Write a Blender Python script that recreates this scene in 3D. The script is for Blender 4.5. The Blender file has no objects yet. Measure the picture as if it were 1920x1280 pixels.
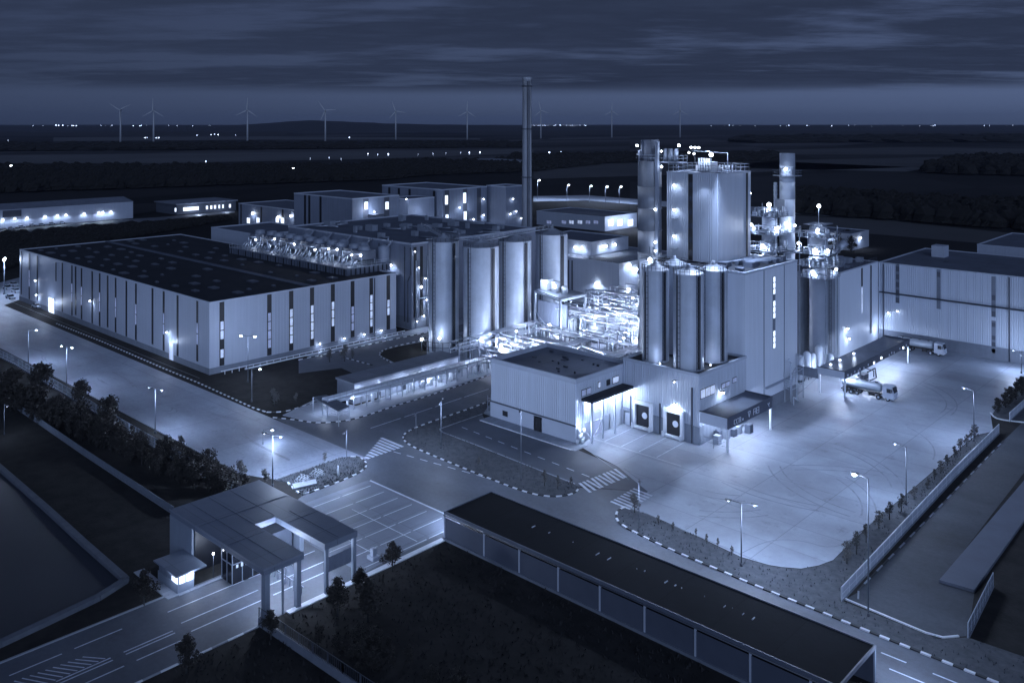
import bpy, math, random
from mathutils import Vector, Matrix
R = math.radians
rnd = random.Random(7)
S = bpy.context.scene
# ------------------------------------------------------------------ camera
# world axes follow the plant: +X runs along the long shed, +Y along the gate road; camera 60 m up over the origin
CAM_H, FPX, HOR = 60.0, 1650.0, 233.0
CA, SA = 0.7296, 0.6839
cd = bpy.data.cameras.new('camera'); cam = bpy.data.objects.new('camera', cd); S.collection.objects.link(cam)
cam.location = (0, 0, CAM_H); cam.rotation_euler = (R(90), 0, math.atan2(SA, CA))
cd.sensor_width = 36; cd.lens = FPX/1920*36; cd.shift_y = -(640-HOR)/1920; cd.clip_end = 80000; cd.clip_start = 1
S.camera = cam
S.render.engine = 'CYCLES'
S.cycles.use_denoising = True
S.cycles.max_bounces = 5; S.cycles.diffuse_bounces = 2; S.cycles.glossy_bounces = 2; S.cycles.volume_bounces = 0
S.cycles.sample_clamp_indirect = 4; S.cycles.caustics_reflective = False; S.cycles.caustics_refractive = False
S.cycles.use_adaptive_sampling = False
S.view_settings.view_transform = 'Standard'; S.view_settings.look = 'None'
S.view_settings.exposure = 0.0; S.view_settings.gamma = 1.0
# ------------------------------------------------------------------ world: dusk sky with long cloud banks
SUN_EL, SUN_ROT = R(14), R(170)
w = bpy.data.worlds.new('World'); S.world = w; w.use_nodes = True
nt = w.node_tree; nt.nodes.clear(); N = nt.nodes.new; L = nt.links.new
out = N('ShaderNodeOutputWorld'); bg = N('ShaderNodeBackground'); L(bg.outputs[0], out.inputs[0])
geo = N('ShaderNodeNewGeometry'); sep = N('ShaderNodeSeparateXYZ'); L(geo.outputs['Incoming'], sep.inputs[0])
def wm(op, a, b=None, c=None, tree=nt):
    n = tree.nodes.new('ShaderNodeMath'); n.operation = op
    for i, v in enumerate((a, b, c)):
        if v is None: continue
        if isinstance(v, (int, float)): n.inputs[i].default_value = v
        else: tree.links.new(v, n.inputs[i])
    return n.outputs[0]
tc = N('ShaderNodeTexCoord'); sp = N('ShaderNodeSeparateXYZ'); L(tc.outputs['Generated'], sp.inputs[0])
el = wm('MAXIMUM', sp.outputs[2], 0.0)
den = wm('ADD', el, 0.045)
cx = wm('DIVIDE', sp.outputs[0], den); cy = wm('DIVIDE', sp.outputs[1], den)
cmb = N('ShaderNodeCombineXYZ')
# turn the cloud plane to the view so the banks run across it
rx = wm('ADD', wm('MULTIPLY', cx, CA), wm('MULTIPLY', cy, SA)); ry = wm('ADD', wm('MULTIPLY', cx, -SA), wm('MULTIPLY', cy, CA))
L(wm('MULTIPLY', rx, 0.26), cmb.inputs[0]); L(wm('MULTIPLY', ry, 0.46), cmb.inputs[1])
n1 = N('ShaderNodeTexNoise'); n1.inputs['Scale'].default_value = 1.15; n1.inputs['Detail'].default_value = 10; n1.inputs['Roughness'].default_value = 0.6
L(cmb.outputs[0], n1.inputs['Vector'])
n2 = N('ShaderNodeTexNoise'); n2.inputs['Scale'].default_value = 0.3; n2.inputs['Detail'].default_value = 3; L(cmb.outputs[0], n2.inputs['Vector'])
n3 = N('ShaderNodeTexNoise'); n3.inputs['Scale'].default_value = 5.0; n3.inputs['Detail'].default_value = 8; n3.inputs['Roughness'].default_value = .65; L(cmb.outputs[0], n3.inputs['Vector'])
cl = wm('ADD', wm('ADD', wm('MULTIPLY', n1.outputs[0], 0.62), wm('MULTIPLY', n2.outputs[0], 0.5)), wm('MULTIPLY', wm('SUBTRACT', n3.outputs[0], .5), .22))
cover = N('ShaderNodeMapRange'); cover.interpolation_type = 'SMOOTHSTEP'
cover.inputs['From Min'].default_value = 0.030; cover.inputs['From Max'].default_value = 0.046
L(el, cover.inputs['Value'])
thick = N('ShaderNodeMapRange'); thick.interpolation_type = 'SMOOTHSTEP'
thick.inputs['From Min'].default_value = 0.46; thick.inputs['From Max'].default_value = 0.585; L(cl, thick.inputs['Value'])
cloud = wm('MULTIPLY', cover.outputs[0], wm('ADD', wm('MULTIPLY', thick.outputs[0], 0.62), 0.38))
sky = N('ShaderNodeTexSky'); sky.sky_type = 'NISHITA'; sky.sun_disc = False; sky.sun_elevation = R(2); sky.sun_rotation = SUN_ROT
sbw = N('ShaderNodeRGBToBW'); L(sky.outputs[0], sbw.inputs[0])
# clear dusk air near the horizon, brighter towards the right of the chimney
side = wm('ADD', wm('MULTIPLY', sp.outputs[0], CA), wm('MULTIPLY', sp.outputs[1], SA))
glow = wm('ADD', 1.0, wm('MULTIPLY', wm('MINIMUM', wm('MAXIMUM', side, -0.6), 0.6), 0.6))
ramp = N('ShaderNodeValToRGB'); cr = ramp.color_ramp
cr.elements[0].position = 0.0; cr.elements[0].color = (0.045, 0.065, 0.122, 1)
cr.elements[1].position = 1.0; cr.elements[1].color = (0.020, 0.028, 0.07, 1)
e = cr.elements.new(0.02); e.color = (0.060, 0.086, 0.163, 1)
e = cr.elements.new(0.045); e.color = (0.070, 0.100, 0.187, 1)
e = cr.elements.new(0.12); e.color = (0.066, 0.094, 0.185, 1)
L(el, ramp.inputs[0])
mixc = N('ShaderNodeMix'); mixc.data_type = 'RGBA'; L(cloud, mixc.inputs[0])
sc = N('ShaderNodeVectorMath'); sc.operation = 'SCALE'; L(ramp.outputs[0], sc.inputs[0]); L(glow, sc.inputs['Scale'])
L(sc.outputs[0], mixc.inputs[6])
cc = N('ShaderNodeVectorMath'); cc.operation = 'SCALE'; cc.inputs[0].default_value = (0.0195, 0.0278, 0.0535)
L(wm('ADD', wm('ADD', wm('MULTIPLY', n1.outputs[0], 2.2), 0.0), wm('MULTIPLY', wm('SUBTRACT', n3.outputs[0], .5), .9)), cc.inputs['Scale'])
L(cc.outputs[0], mixc.inputs[7])
tint = N('ShaderNodeVectorMath'); tint.operation = 'SCALE'; tint.inputs[0].default_value = (0.30, 0.42, 1.0)
L(wm('MULTIPLY', sbw.outputs[0], 0.004), tint.inputs['Scale'])
addc = N('ShaderNodeVectorMath'); addc.operation = 'ADD'; L(mixc.outputs[2], addc.inputs[0]); L(tint.outputs[0], addc.inputs[1])
L(addc.outputs[0], bg.inputs[0]); bg.inputs[1].default_value = 1.0
# last dusk light, very soft, from behind the camera
sl = bpy.data.lights.new('dusk_sun', 'SUN'); so = bpy.data.objects.new('dusk_sun', sl); S.collection.objects.link(so)
sl.energy = 1.25; sl.angle = R(40); sl.color = (0.50, 0.65, 1.0)
d = Vector((-0.76, 0.60, -0.30)).normalized(); so.rotation_euler = d.to_track_quat('-Z', 'Y').to_euler()
K = 0.85   # overall lamp level
LC = (0.56, 0.70, 1.0)      # colour of the yard lamps
LW = (0.62, 0.74, 1.0)      # colour of the whiter process lamps
# ------------------------------------------------------------------ helpers
def G(px, py, z=0.0):       # ground (or height z) point seen at a pixel of the survey photograph
    d = FPX*(CAM_H-z)/(py-HOR); r = (px-960)*d/FPX
    return Vector((r*CA-d*SA, r*SA+d*CA, z))
def XonY(px, Y): t = (px-960)/FPX; d = Y/(SA*t+CA); return (CA*t-SA)*d
def YonX(px, X): t = (px-960)/FPX; d = X/(CA*t-SA); return (SA*t+CA)*d
def dep(x, y): return -SA*x+CA*y
def Zat(x, y, py): return CAM_H-(py-HOR)*dep(x, y)/FPX

def mat(name, col, rough=0.7, metal=0.0, var=0.15, scale=0.3, bump=0.0, bscale=3.0, ribs=0.0, ribp=0.3, joints=None, streak=0.0, spec=0.5, detail=6, drag=0.0, plots=False):
    m = bpy.data.materials.new(name); m.use_nodes = True; t = m.node_tree; b = t.nodes['Principled BSDF']; l = t.links.new; n = t.nodes.new
    g = n('ShaderNodeNewGeometry'); pos = g.outputs['Position']
    b.inputs['Roughness'].default_value = rough; b.inputs['Metallic'].default_value = metal; b.inputs['Specular IOR Level'].default_value = spec
    ns = n('ShaderNodeTexNoise'); ns.inputs['Scale'].default_value = scale; ns.inputs['Detail'].default_value = detail; ns.inputs['Roughness'].default_value = 0.62; l(pos, ns.inputs['Vector'])
    k = wm('ADD', wm('MULTIPLY', wm('SUBTRACT', ns.outputs[0], 0.5, tree=t), 2.6*var, tree=t), 1.0, tree=t)
    if plots:
        for ang_, px_, py_ in ((.55, 210.0, 480.0), (1.25, 640.0, 1500.0)):
            mq = n('ShaderNodeMapping'); mq.inputs['Rotation'].default_value = (0,0,ang_); mq.inputs['Scale'].default_value = (1/px_, 1/py_, 0); l(pos, mq.inputs['Vector'])
            vf = n('ShaderNodeVectorMath'); vf.operation = 'FLOOR'; l(mq.outputs[0], vf.inputs[0]); wq = n('ShaderNodeTexWhiteNoise'); l(vf.outputs[0], wq.inputs['Vector'])
            k = wm('MULTIPLY', k, wm('ADD', .55, wm('MULTIPLY', wq.outputs[0], .95, tree=t), tree=t), tree=t)
    if drag:
        mp = n('ShaderNodeMapping'); mp.inputs['Rotation'].default_value = (0,0,.5); mp.inputs['Scale'].default_value = (.05,.16,1); l(pos, mp.inputs['Vector'])
        dn = n('ShaderNodeTexNoise'); dn.inputs['Scale'].default_value = 1.3; dn.inputs['Detail'].default_value = 7; l(mp.outputs[0], dn.inputs['Vector'])
        fn = n('ShaderNodeTexNoise'); fn.inputs['Scale'].default_value = 1.7; fn.inputs['Detail'].default_value = 6; l(pos, fn.inputs['Vector'])
        k = wm('MULTIPLY', k, wm('ADD', 1.0, wm('MULTIPLY', wm('SUBTRACT', dn.outputs[0], .5, tree=t), drag*2.6, tree=t), tree=t), tree=t)
        k = wm('MULTIPLY', k, wm('ADD', 1.0, wm('MULTIPLY', wm('SUBTRACT', fn.outputs[0], .5, tree=t), drag*1.6, tree=t), tree=t), tree=t)
        on = n('ShaderNodeTexNoise'); on.inputs['Scale'].default_value = .33; on.inputs['Detail'].default_value = 8; on.inputs['Roughness'].default_value = .7; l(pos, on.inputs['Vector'])
        sr = n('ShaderNodeMapRange'); sr.inputs['From Min'].default_value = .58; sr.inputs['From Max'].default_value = .68; l(on.outputs[0], sr.inputs['Value'])
        k = wm('MULTIPLY', k, wm('SUBTRACT', 1.0, wm('MULTIPLY', sr.outputs[0], .26, tree=t), tree=t), tree=t)
    h = None
    sx = n('ShaderNodeSeparateXYZ'); l(pos, sx.inputs[0])
    if streak:
        cb = n('ShaderNodeCombineXYZ'); s_ = wm('ADD', sx.outputs[0], sx.outputs[1], tree=t)
        l(wm('MULTIPLY', s_, 1.1, tree=t), cb.inputs[0]); l(wm('MULTIPLY', sx.outputs[2], 0.05, tree=t), cb.inputs[2])
        st = n('ShaderNodeTexNoise'); st.inputs['Scale'].default_value = 1.0; st.inputs['Detail'].default_value = 4; l(cb.outputs[0], st.inputs['Vector'])
        k = wm('MULTIPLY', k, wm('ADD', 1.0, wm('MULTIPLY', wm('SUBTRACT', st.outputs[0], 0.5, tree=t), streak*2, tree=t), tree=t), tree=t)
    if ribs:
        s_ = wm('ADD', sx.outputs[0], sx.outputs[1], tree=t)
        v = wm('SINE', wm('MULTIPLY', s_, 2*math.pi/ribp, tree=t), tree=t)
        h = wm('MULTIPLY', v, ribs, tree=t)
    if joints:
        (jx, jy, jw, jd) = joints
        for o_, p_ in ((sx.outputs[0], jx), (sx.outputs[1], jy)):
            fr = wm('FRACT', wm('DIVIDE', wm('ADD', o_, 1000.0, tree=t), p_, tree=t), tree=t)
            ln = wm('LESS_THAN', fr, jw/p_, tree=t)
            k = wm('MULTIPLY', k, wm('SUBTRACT', 1.0, wm('MULTIPLY', ln, jd, tree=t), tree=t), tree=t)
            # each bay poured a little different
        fl = n('ShaderNodeCombineXYZ')
        l(wm('FLOOR', wm('DIVIDE', wm('ADD', sx.outputs[0], 1000.0, tree=t), jx, tree=t), tree=t), fl.inputs[0])
        l(wm('FLOOR', wm('DIVIDE', wm('ADD', sx.outputs[1], 1000.0, tree=t), jy, tree=t), tree=t), fl.inputs[1])
        wn = n('ShaderNodeTexWhiteNoise'); l(fl.outputs[0], wn.inputs['Vector'])
        k = wm('MULTIPLY', k, wm('ADD', 0.93, wm('MULTIPLY', wn.outputs[0], 0.14, tree=t), tree=t), tree=t)
    cs = n('ShaderNodeVectorMath'); cs.operation = 'SCALE'; cs.inputs[0].default_value = col; l(k, cs.inputs['Scale']); l(cs.outputs[0], b.inputs['Base Color'])
    if bump or h is not None:
        bp = n('ShaderNodeBump'); bp.inputs['Distance'].default_value = 0.05
        if h is not None and not bump: l(h, bp.inputs['Height']); bp.inputs['Strength'].default_value = 0.7
        else:
            bn = n('ShaderNodeTexNoise'); bn.inputs['Scale'].default_value = bscale; bn.inputs['Detail'].default_value = 5; l(pos, bn.inputs['Vector'])
            hh = bn.outputs[0]
            if h is not None: hh = wm('ADD', h, wm('MULTIPLY', hh, 0.6, tree=t), tree=t)
            l(hh, bp.inputs['Height']); bp.inputs['Strength'].default_value = bump
        l(bp.outputs[0], b.inputs['Normal'])
    return m
def glowmat(name, col, s, var=0.0, vscale=0.8):
    m = bpy.data.materials.new(name); m.use_nodes = True; t = m.node_tree; b = t.nodes['Principled BSDF']
    b.inputs['Base Color'].default_value = (0.3, 0.33, 0.4, 1); b.inputs['Emission Color'].default_value = (*col, 1); b.inputs['Emission Strength'].default_value = s
    if var:
        g = t.nodes.new('ShaderNodeNewGeometry'); ns = t.nodes.new('ShaderNodeTexNoise'); ns.inputs['Scale'].default_value = vscale; ns.inputs['Detail'].default_value = 4
        t.links.new(g.outputs['Position'], ns.inputs['Vector'])
        t.links.new(wm('MULTIPLY', wm('MAXIMUM', wm('ADD', wm('MULTIPLY', wm('SUBTRACT', ns.outputs[0], 0.5, tree=t), 4*var, tree=t), 1.0, tree=t), 0.1, tree=t), s, tree=t), b.inputs['Emission Strength'])
    return m
M = dict(
 field=mat('field', (.052, .053, .059), .95, spec=.1, plots=True, var=.5, scale=.004, bump=.0, detail=10),
 grass=mat('grass', (.030, .030, .031), .95, spec=.1, var=.55, scale=.35, bump=.8, bscale=2.5, detail=9),
 verge=mat('verge_grass', (.064, .073, .090), .95, var=.6, scale=.9, bump=1.0, bscale=3.5, detail=9),
 concrete=mat('concrete', (.25, .285, .355), .55, var=.42, scale=.11, bump=.12, bscale=1.5, joints=(11.2, 7.4, .15, .30), detail=9, drag=.12),
 pad=mat('pad_concrete', (.235, .27, .345), .55, var=.32, scale=.06, bump=.1, bscale=1.5, joints=(17.0, 19.2, .16, .3), detail=9, drag=.3),
 asphalt=mat('asphalt', (.088, .103, .135), .6, var=.3, scale=.13, bump=.25, bscale=4, detail=9, drag=.3),
 asphalt_old=mat('old_asphalt', (.042, .050, .066), .8, var=.75, scale=.06, bump=.3, bscale=4, detail=9, drag=.35),
 paving=mat('paving', (.20, .23, .29), .75, var=.25, scale=.5, joints=(1.2, 1.2, .06, .3)),
 paint=mat('road_paint', (.55, .61, .72), .6, var=.45, scale=1.1),
 kerbdark=mat('kerb_dark', (.022, .026, .035), .7, var=.2),
 kerbpale=mat('kerb_pale', (.62, .66, .74), .7, var=.2, scale=1),
 kerbgrey=mat('kerb_grey', (.26, .29, .35), .8, var=.2, scale=1),
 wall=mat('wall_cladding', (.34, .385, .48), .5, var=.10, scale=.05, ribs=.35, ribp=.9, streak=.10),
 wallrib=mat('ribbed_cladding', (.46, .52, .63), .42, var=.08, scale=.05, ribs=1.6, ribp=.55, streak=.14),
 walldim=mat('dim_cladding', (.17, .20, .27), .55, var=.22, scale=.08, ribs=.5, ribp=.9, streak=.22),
 walldark=mat('dark_cladding', (.06, .072, .10), .6, var=.2, scale=.2),
 plinth=mat('plinth', (.15, .175, .225), .8, var=.2, scale=.5, streak=.15),
 roofdark=mat('dark_roof', (.034, .038, .048), .85, spec=.15, var=.35, scale=.12, bump=.25, bscale=1.2),
 roofgrey=mat('grey_roof', (.095, .115, .16), .7, var=.35, scale=.18, bump=.2, joints=(6, 9, .1, .25)),
 roofgate=mat('gate_roof', (.17, .205, .275), .55, var=.12, scale=.3, joints=(7.0, 4.6, .09, .3)),
 roofpale=mat('pale_roof', (.16, .185, .24), .7, var=.3, scale=.3, joints=(8, 6, .12, .3)),
 trim=mat('trim', (.38, .43, .53), .5, var=.1),
 black=mat('black', (.012, .014, .020), .45, var=.2),
 darkmetal=mat('dark_metal', (.055, .065, .09), .5, var=.2),
 steel=mat('galvanised_steel', (.36, .41, .5), .45, metal=.5, var=.2, scale=1.5),
 white=mat('white_paint', (.62, .67, .76), .45, var=.08, scale=1),
 silo=mat('silo_metal', (.36, .41, .50), .46, metal=.12, var=.3, scale=.2, streak=.16, spec=.7),
 silod=mat('weathered_silo', (.17, .195, .245), .5, metal=.1, var=.3, scale=.25, streak=.3),
 pipe=mat('lagged_pipe', (.55, .61, .72), .32, metal=.4, var=.15, scale=1.2),
 glass=mat('dark_glass', (.012, .015, .023), .12, var=.1, spec=.9),
 tyre=mat('tyre', (.012, .013, .017), .8), 
 rubber=mat('rubber', (.015, .017, .022), .8),
 bark=mat('bark', (.045, .048, .055), .95, var=.3, scale=4),
 leaf=mat('leaf', (.021, .020, .020), .75, var=.45, scale=1.6),
 leafpale=mat('pale_leaf', (.085, .088, .092), .75, var=.45, scale=1.6),
 wood=mat('woodland', (.0065, .0064, .0066), .95, var=.45, scale=.02),
 hill=mat('hill', (.018, .020, .026), .95, var=.4, scale=.0015),
 water=mat('water', (.030, .035, .048), .45, var=.3, scale=.05, bump=.05, spec=.3),
 turbine=mat('turbine_white', (.36, .39, .44), .5),
 chimney=mat('chimney_concrete', (.27, .30, .36), .75, var=.22, scale=.2, streak=.2),
 bulb=glowmat('lamp_bulb', (.80, .88, 1.0), 28),
 tube=glowmat('strip_light', (.72, .82, 1.0), 9),
 far=glowmat('far_lamp', (.55, .68, 1.0), 9),
 window=glowmat('lit_window', (.54, .67, 1.0), 0.62, .45, 1.1),
 windowdim=glowmat('dim_window', (.42, .53, 1.0), 0.30, .6, .6),
 windowhot=glowmat('bright_window', (.70, .80, 1.0), 1.7, .2, 1.5),
)
COL = S.collection
class MB:
    def __init__(s): s.v = []; s.f = []; s.m = []; s.sm = []
    def add(s, vs, fs, mi=0, smooth=False):
        o = len(s.v); s.v += [tuple(p) for p in vs]
        for f in fs: s.f.append(tuple(i+o for i in f)); s.m.append(mi); s.sm.append(smooth)
        return s
    def box(s, x0, y0, z0, x1, y1, z1, mi=0, open_bottom=False):
        if x0 > x1: x0, x1 = x1, x0
        if y0 > y1: y0, y1 = y1, y0
        if z0 > z1: z0, z1 = z1, z0
        v = [(x0,y0,z0),(x1,y0,z0),(x1,y1,z0),(x0,y1,z0),(x0,y0,z1),(x1,y0,z1),(x1,y1,z1),(x0,y1,z1)]
        return s.add(v, [(0,3,2,1),(4,5,6,7),(0,1,5,4),(1,2,6,5),(2,3,7,6),(3,0,4,7)], mi)
    def bar(s, a, b, w, h=None, mi=0):
        a, b = Vector(a), Vector(b); h = h or w; d = (b-a)
        if d.length < 1e-5: return s
        d.normalize(); up = Vector((0,0,1)) if abs(d.z) < .95 else Vector((1,0,0))
        u = d.cross(up).normalized()*w/2; q = u.normalized().cross(d).normalized()*h/2
        vs = [p+i*u+j*q for p in (a, b) for (i, j) in ((-1,-1),(1,-1),(1,1),(-1,1))]
        return s.add(vs, [(0,1,2,3),(7,6,5,4),(0,4,5,1),(1,5,6,2),(2,6,7,3),(3,7,4,0)], mi)
    def cyl(s, a, b, r0, r1=None, n=12, mi=0, caps=True, smooth=True):
        a, b = Vector(a), Vector(b); r1 = r0 if r1 is None else r1; d = (b-a).normalized()
        up = Vector((0,0,1)) if abs(d.z) < .95 else Vector((1,0,0)); u = d.cross(up).normalized(); q = u.cross(d)
        vs = []
        for p, r in ((a, r0), (b, r1)):
            for i in range(n): t = 2*math.pi*i/n; vs.append(p+u*math.cos(t)*r+q*math.sin(t)*r)
        s.add(vs, [(i, i+n, (i+1)%n+n, (i+1)%n) for i in range(n)], mi, smooth)
        if caps: o = len(s.v)-2*n; s.f += [tuple(range(o, o+n)), tuple(range(o+2*n-1, o+n-1, -1))]; s.m += [mi, mi]; s.sm += [False, False]
        return s
    def lathe(s, c, prof, n=24, mi=0, smooth=True):
        c = Vector(c); vs = []
        for r, z in prof:
            for i in range(n): t = 2*math.pi*i/n; vs.append(c+Vector((math.cos(t)*r, math.sin(t)*r, z)))
        fs = [(k*n+i, k*n+(i+1)%n, (k+1)*n+(i+1)%n, (k+1)*n+i) for k in range(len(prof)-1) for i in range(n)]
        return s.add(vs, fs, mi, smooth)
    def ball(s, c, r, n=8, mi=0, sz=1.0):
        prof = [(max(r*math.sin(math.pi*k/n), .001), -r*math.cos(math.pi*k/n)*sz) for k in range(n+1)]
        return s.lathe(c, prof, n*2 if n < 8 else n+4, mi)
    def path(s, pts, r, n=6, mi=0):
        for a, b in zip(pts, pts[1:]): s.cyl(a, b, r, r, n, mi)
        return s
    def prism(s, pts, z0, z1, mi=0):
        n = len(pts); vs = [(p[0], p[1], z0) for p in pts]+[(p[0], p[1], z1) for p in pts]
        area = sum(pts[i][0]*pts[(i+1)%n][1]-pts[(i+1)%n][0]*pts[i][1] for i in range(n))
        order = range(n) if area > 0 else range(n-1, -1, -1); o = list(order)
        fs = [tuple(i+n for i in o), tuple(reversed(o))]
        for k in range(n): a, b = o[k], o[(k+1)%n]; fs.append((a, b, b+n, a+n))
        return s.add(vs, fs, mi)
    def sheet(s, pts, z, mi=0):
        n = len(pts); area = sum(pts[i][0]*pts[(i+1)%n][1]-pts[(i+1)%n][0]*pts[i][1] for i in range(n))
        o = list(range(n)) if area > 0 else list(range(n-1, -1, -1))
        return s.add([(p[0], p[1], z) for p in pts], [tuple(o)], mi)
    def strip(s, a, b, wd, z, mi=0):
        a, b = Vector((a[0], a[1], 0)), Vector((b[0], b[1], 0)); d = (b-a).normalized(); u = Vector((-d.y, d.x, 0))*wd/2
        return s.sheet([a-u, b-u, b+u, a+u], z, mi)
    def build(s, name, mats, parent=None, base=None, smooth=None):
        if not s.v: return None
        o_ = Vector(base) if base is not None else (Vector(ORG.get(parent.name, (0,0,0))) if parent else Vector((0,0,0)))
        me = bpy.data.meshes.new(name); me.from_pydata([tuple(Vector(p)-o_) for p in s.v], [], s.f)
        ms = mats if isinstance(mats, (list, tuple)) else [mats]
        for m_ in ms: me.materials.append(m_)
        me.polygons.foreach_set('material_index', s.m); me.polygons.foreach_set('use_smooth', s.sm); me.update()
        o = bpy.data.objects.new(name, me); COL.objects.link(o)
        if parent: o.parent = parent; ORG[o.name] = tuple(o_)
        elif base is not None: o.location = o_
        if not parent: ORG[o.name] = tuple(o_)
        return o
ORG = {}
def tag(o, label=None, cat=None, group=None, kind=None):
    if label: o['label'] = label
    if cat: o['category'] = cat
    if group: o['group'] = group
    if kind: o['kind'] = kind
    return o
def thing(name, label, cat, loc=(0,0,0), group=None):
    o = bpy.data.objects.new(name, None); COL.objects.link(o); o.location = loc; o.empty_display_size = .5
    ORG[o.name] = tuple(loc); return tag(o, label, cat, group)
def copy_tree(o, parent=None):
    c = o.copy(); COL.objects.link(c); c.parent = parent; ORG[c.name] = ORG.get(o.name, (0,0,0))
    for ch in list(o.children): copy_tree(ch, c)
    return c
def struct(name, mb, m, base=None): return tag(mb.build(name, m, None, base), kind='structure')
def light(parent, loc, power, col=LC, radius=.35, spot=None, aim=None, blend=.6):
    l = bpy.data.lights.new('lamp_light', 'SPOT' if spot else 'POINT'); l.energy = power*K; l.color = col; l.shadow_soft_size = radius
    o = bpy.data.objects.new('lamp_light', l); COL.objects.link(o)
    base = Vector(ORG.get(parent.name, (0,0,0))) if parent else Vector((0,0,0))
    o.location = Vector(loc)-base; o.parent = parent
    if spot:
        l.spot_size = R(spot); l.spot_blend = blend
        dd = (Vector(aim)-Vector(loc)).normalized(); o.rotation_euler = dd.to_track_quat('-Z', 'Y').to_euler()
    return o
def wall_lamp(th, p, power, n=(1,0,0), size=.28, col=LW, radius=.2):
    p = Vector(p); n = Vector(n); b = MB(); b.bar(p, p+n*.7, .12); b.box(p.x+n.x*.7-.3, p.y+n.y*.7-.3, p.z-.06, p.x+n.x*.7+.3, p.y+n.y*.7+.3, p.z+.1)
    a = b.build('wall_lamp', M['darkmetal'], th)
    MB().ball(p+n*.7+Vector((0,0,-.2)), size, 6).build('bulb', M['bulb'], a)
    if power: light(a, p+n*1.35+Vector((0,0,-.2)), power*.75, col, radius, 165, p+n*1.1+Vector((0,0,-5)), .35)
    return a
def railing(mb, pts, h=1.1, step=2.0, t=.06, mi=0, rails=(1.0, .55)):
    for a, b in zip(pts, pts[1:]):
        a, b = Vector(a), Vector(b); n = max(1, int((b-a).length/step))
        for k in range(n+1): p = a.lerp(b, k/n); mb.bar(p, p+Vector((0,0,h)), t, t, mi)
        for q in rails: mb.bar(a+Vector((0,0,h*q)), b+Vector((0,0,h*q)), t, t, mi)
def building(name, label, x0, y0, x1, y1, z, wall, roof, parapet=.6, plinth=1.2, cat='building', trim='trim', z0=0, group=None):
    th = thing(name, label, cat, ((x0+x1)/2, (y0+y1)/2, z0), group)
    b = MB(); b.box(x0, y0, z0, x1, y1, z-parapet); b.build('wall', M[wall], th)
    r = MB(); r.box(x0+.35, y0+.35, z-parapet, x1-.35, y1-.35, z-parapet+.06); ro = r.build('roof', M[roof], th)
    p = MB(); t = .35
    p.box(x0-.06, y0-.06, z-parapet, x1+.06, y0+t, z); p.box(x0-.06, y1-t, z-parapet, x1+.06, y1+.06, z)
    p.box(x0-.06, y0+t, z-parapet, x0+t, y1-t, z); p.box(x1-t, y0+t, z-parapet, x1+.06, y1-t, z)
    p.build('parapet', M[trim], ro)
    if plinth:
        q = MB(); q.box(x0-.09, y0-.09, z0, x1+.09, y1+.09, z0+plinth); q.build('plinth', M['plinth'], th)
    return th, ro
def strip_window(th, face, c, pos, wd, z0, z1, lit='windowdim', top=.28, frac=1.0, frame='black'):
    """tall dark slot with glazing below it; face 'Y' looks to -Y, face 'X' looks to +X"""
    def bx(mb, a0, a1, p, zz0, zz1):
        if face == 'Y': mb.box(a0, pos-p, zz0, a1, pos+.02, zz1)
        else: mb.box(pos-.02, a0, zz0, pos+p, a1, zz1)
    b = MB(); bx(b, c-wd/2, c+wd/2, .05, z0, z1); w_ = b.build('window_strip', M[frame], th)
    if lit:
        g = MB(); zt = z1-(z1-z0)*top; zb = zt-(zt-z0-.3)*frac; n = max(2, int((zt-zb)/2.0)); hh = (zt-zb)/n
        for k in range(n):
            if rnd.random() < .12: continue
            bx(g, c-wd*.30, c+wd*.34, .08, zb+k*hh+.14, zb+(k+1)*hh-.10)
        g.build('pane', M[lit], w_)
    return w_
def pwin(th, face, pos, px0, px1, py0, py1, m='window', frame='black', name='window'):
    """window given by where its sides fall on a wall plane"""
    if face == 'Y':
        a0, a1 = XonY(px0, pos), XonY(px1, pos); mid = (a0+a1)/2; z1, z0 = Zat(mid, pos, py0), Zat(mid, pos, py1)
        f = MB().box(a0, pos-.05, z0, a1, pos+.02, z1).build(name, M[frame], th)
        g = MB(); n = max(1, int((a1-a0)/1.4))
        for k in range(n): s_ = (a1-a0)/n; g.box(a0+k*s_+.1, pos-.08, z0+.12, a0+(k+1)*s_-.1, pos+.0, z1-.12)
        g.build('pane', M[m], f)
    else:
        a0, a1 = YonX(px0, pos), YonX(px1, pos); mid = (a0+a1)/2; z1, z0 = Zat(pos, mid, py0), Zat(pos, mid, py1)
        f = MB().box(pos-.02, a0, z0, pos+.05, a1, z1).build(name, M[frame], th)
        g = MB(); n = max(1, int((a1-a0)/1.4))
        for k in range(n): s_ = (a1-a0)/n; g.box(pos, a0+k*s_+.1, z0+.12, pos+.08, a0+(k+1)*s_-.1, z1-.12)
        g.build('pane', M[m], f)
    return f
PX = lambda L_: [G(*p) for p in L_]
HAZE = True
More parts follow.
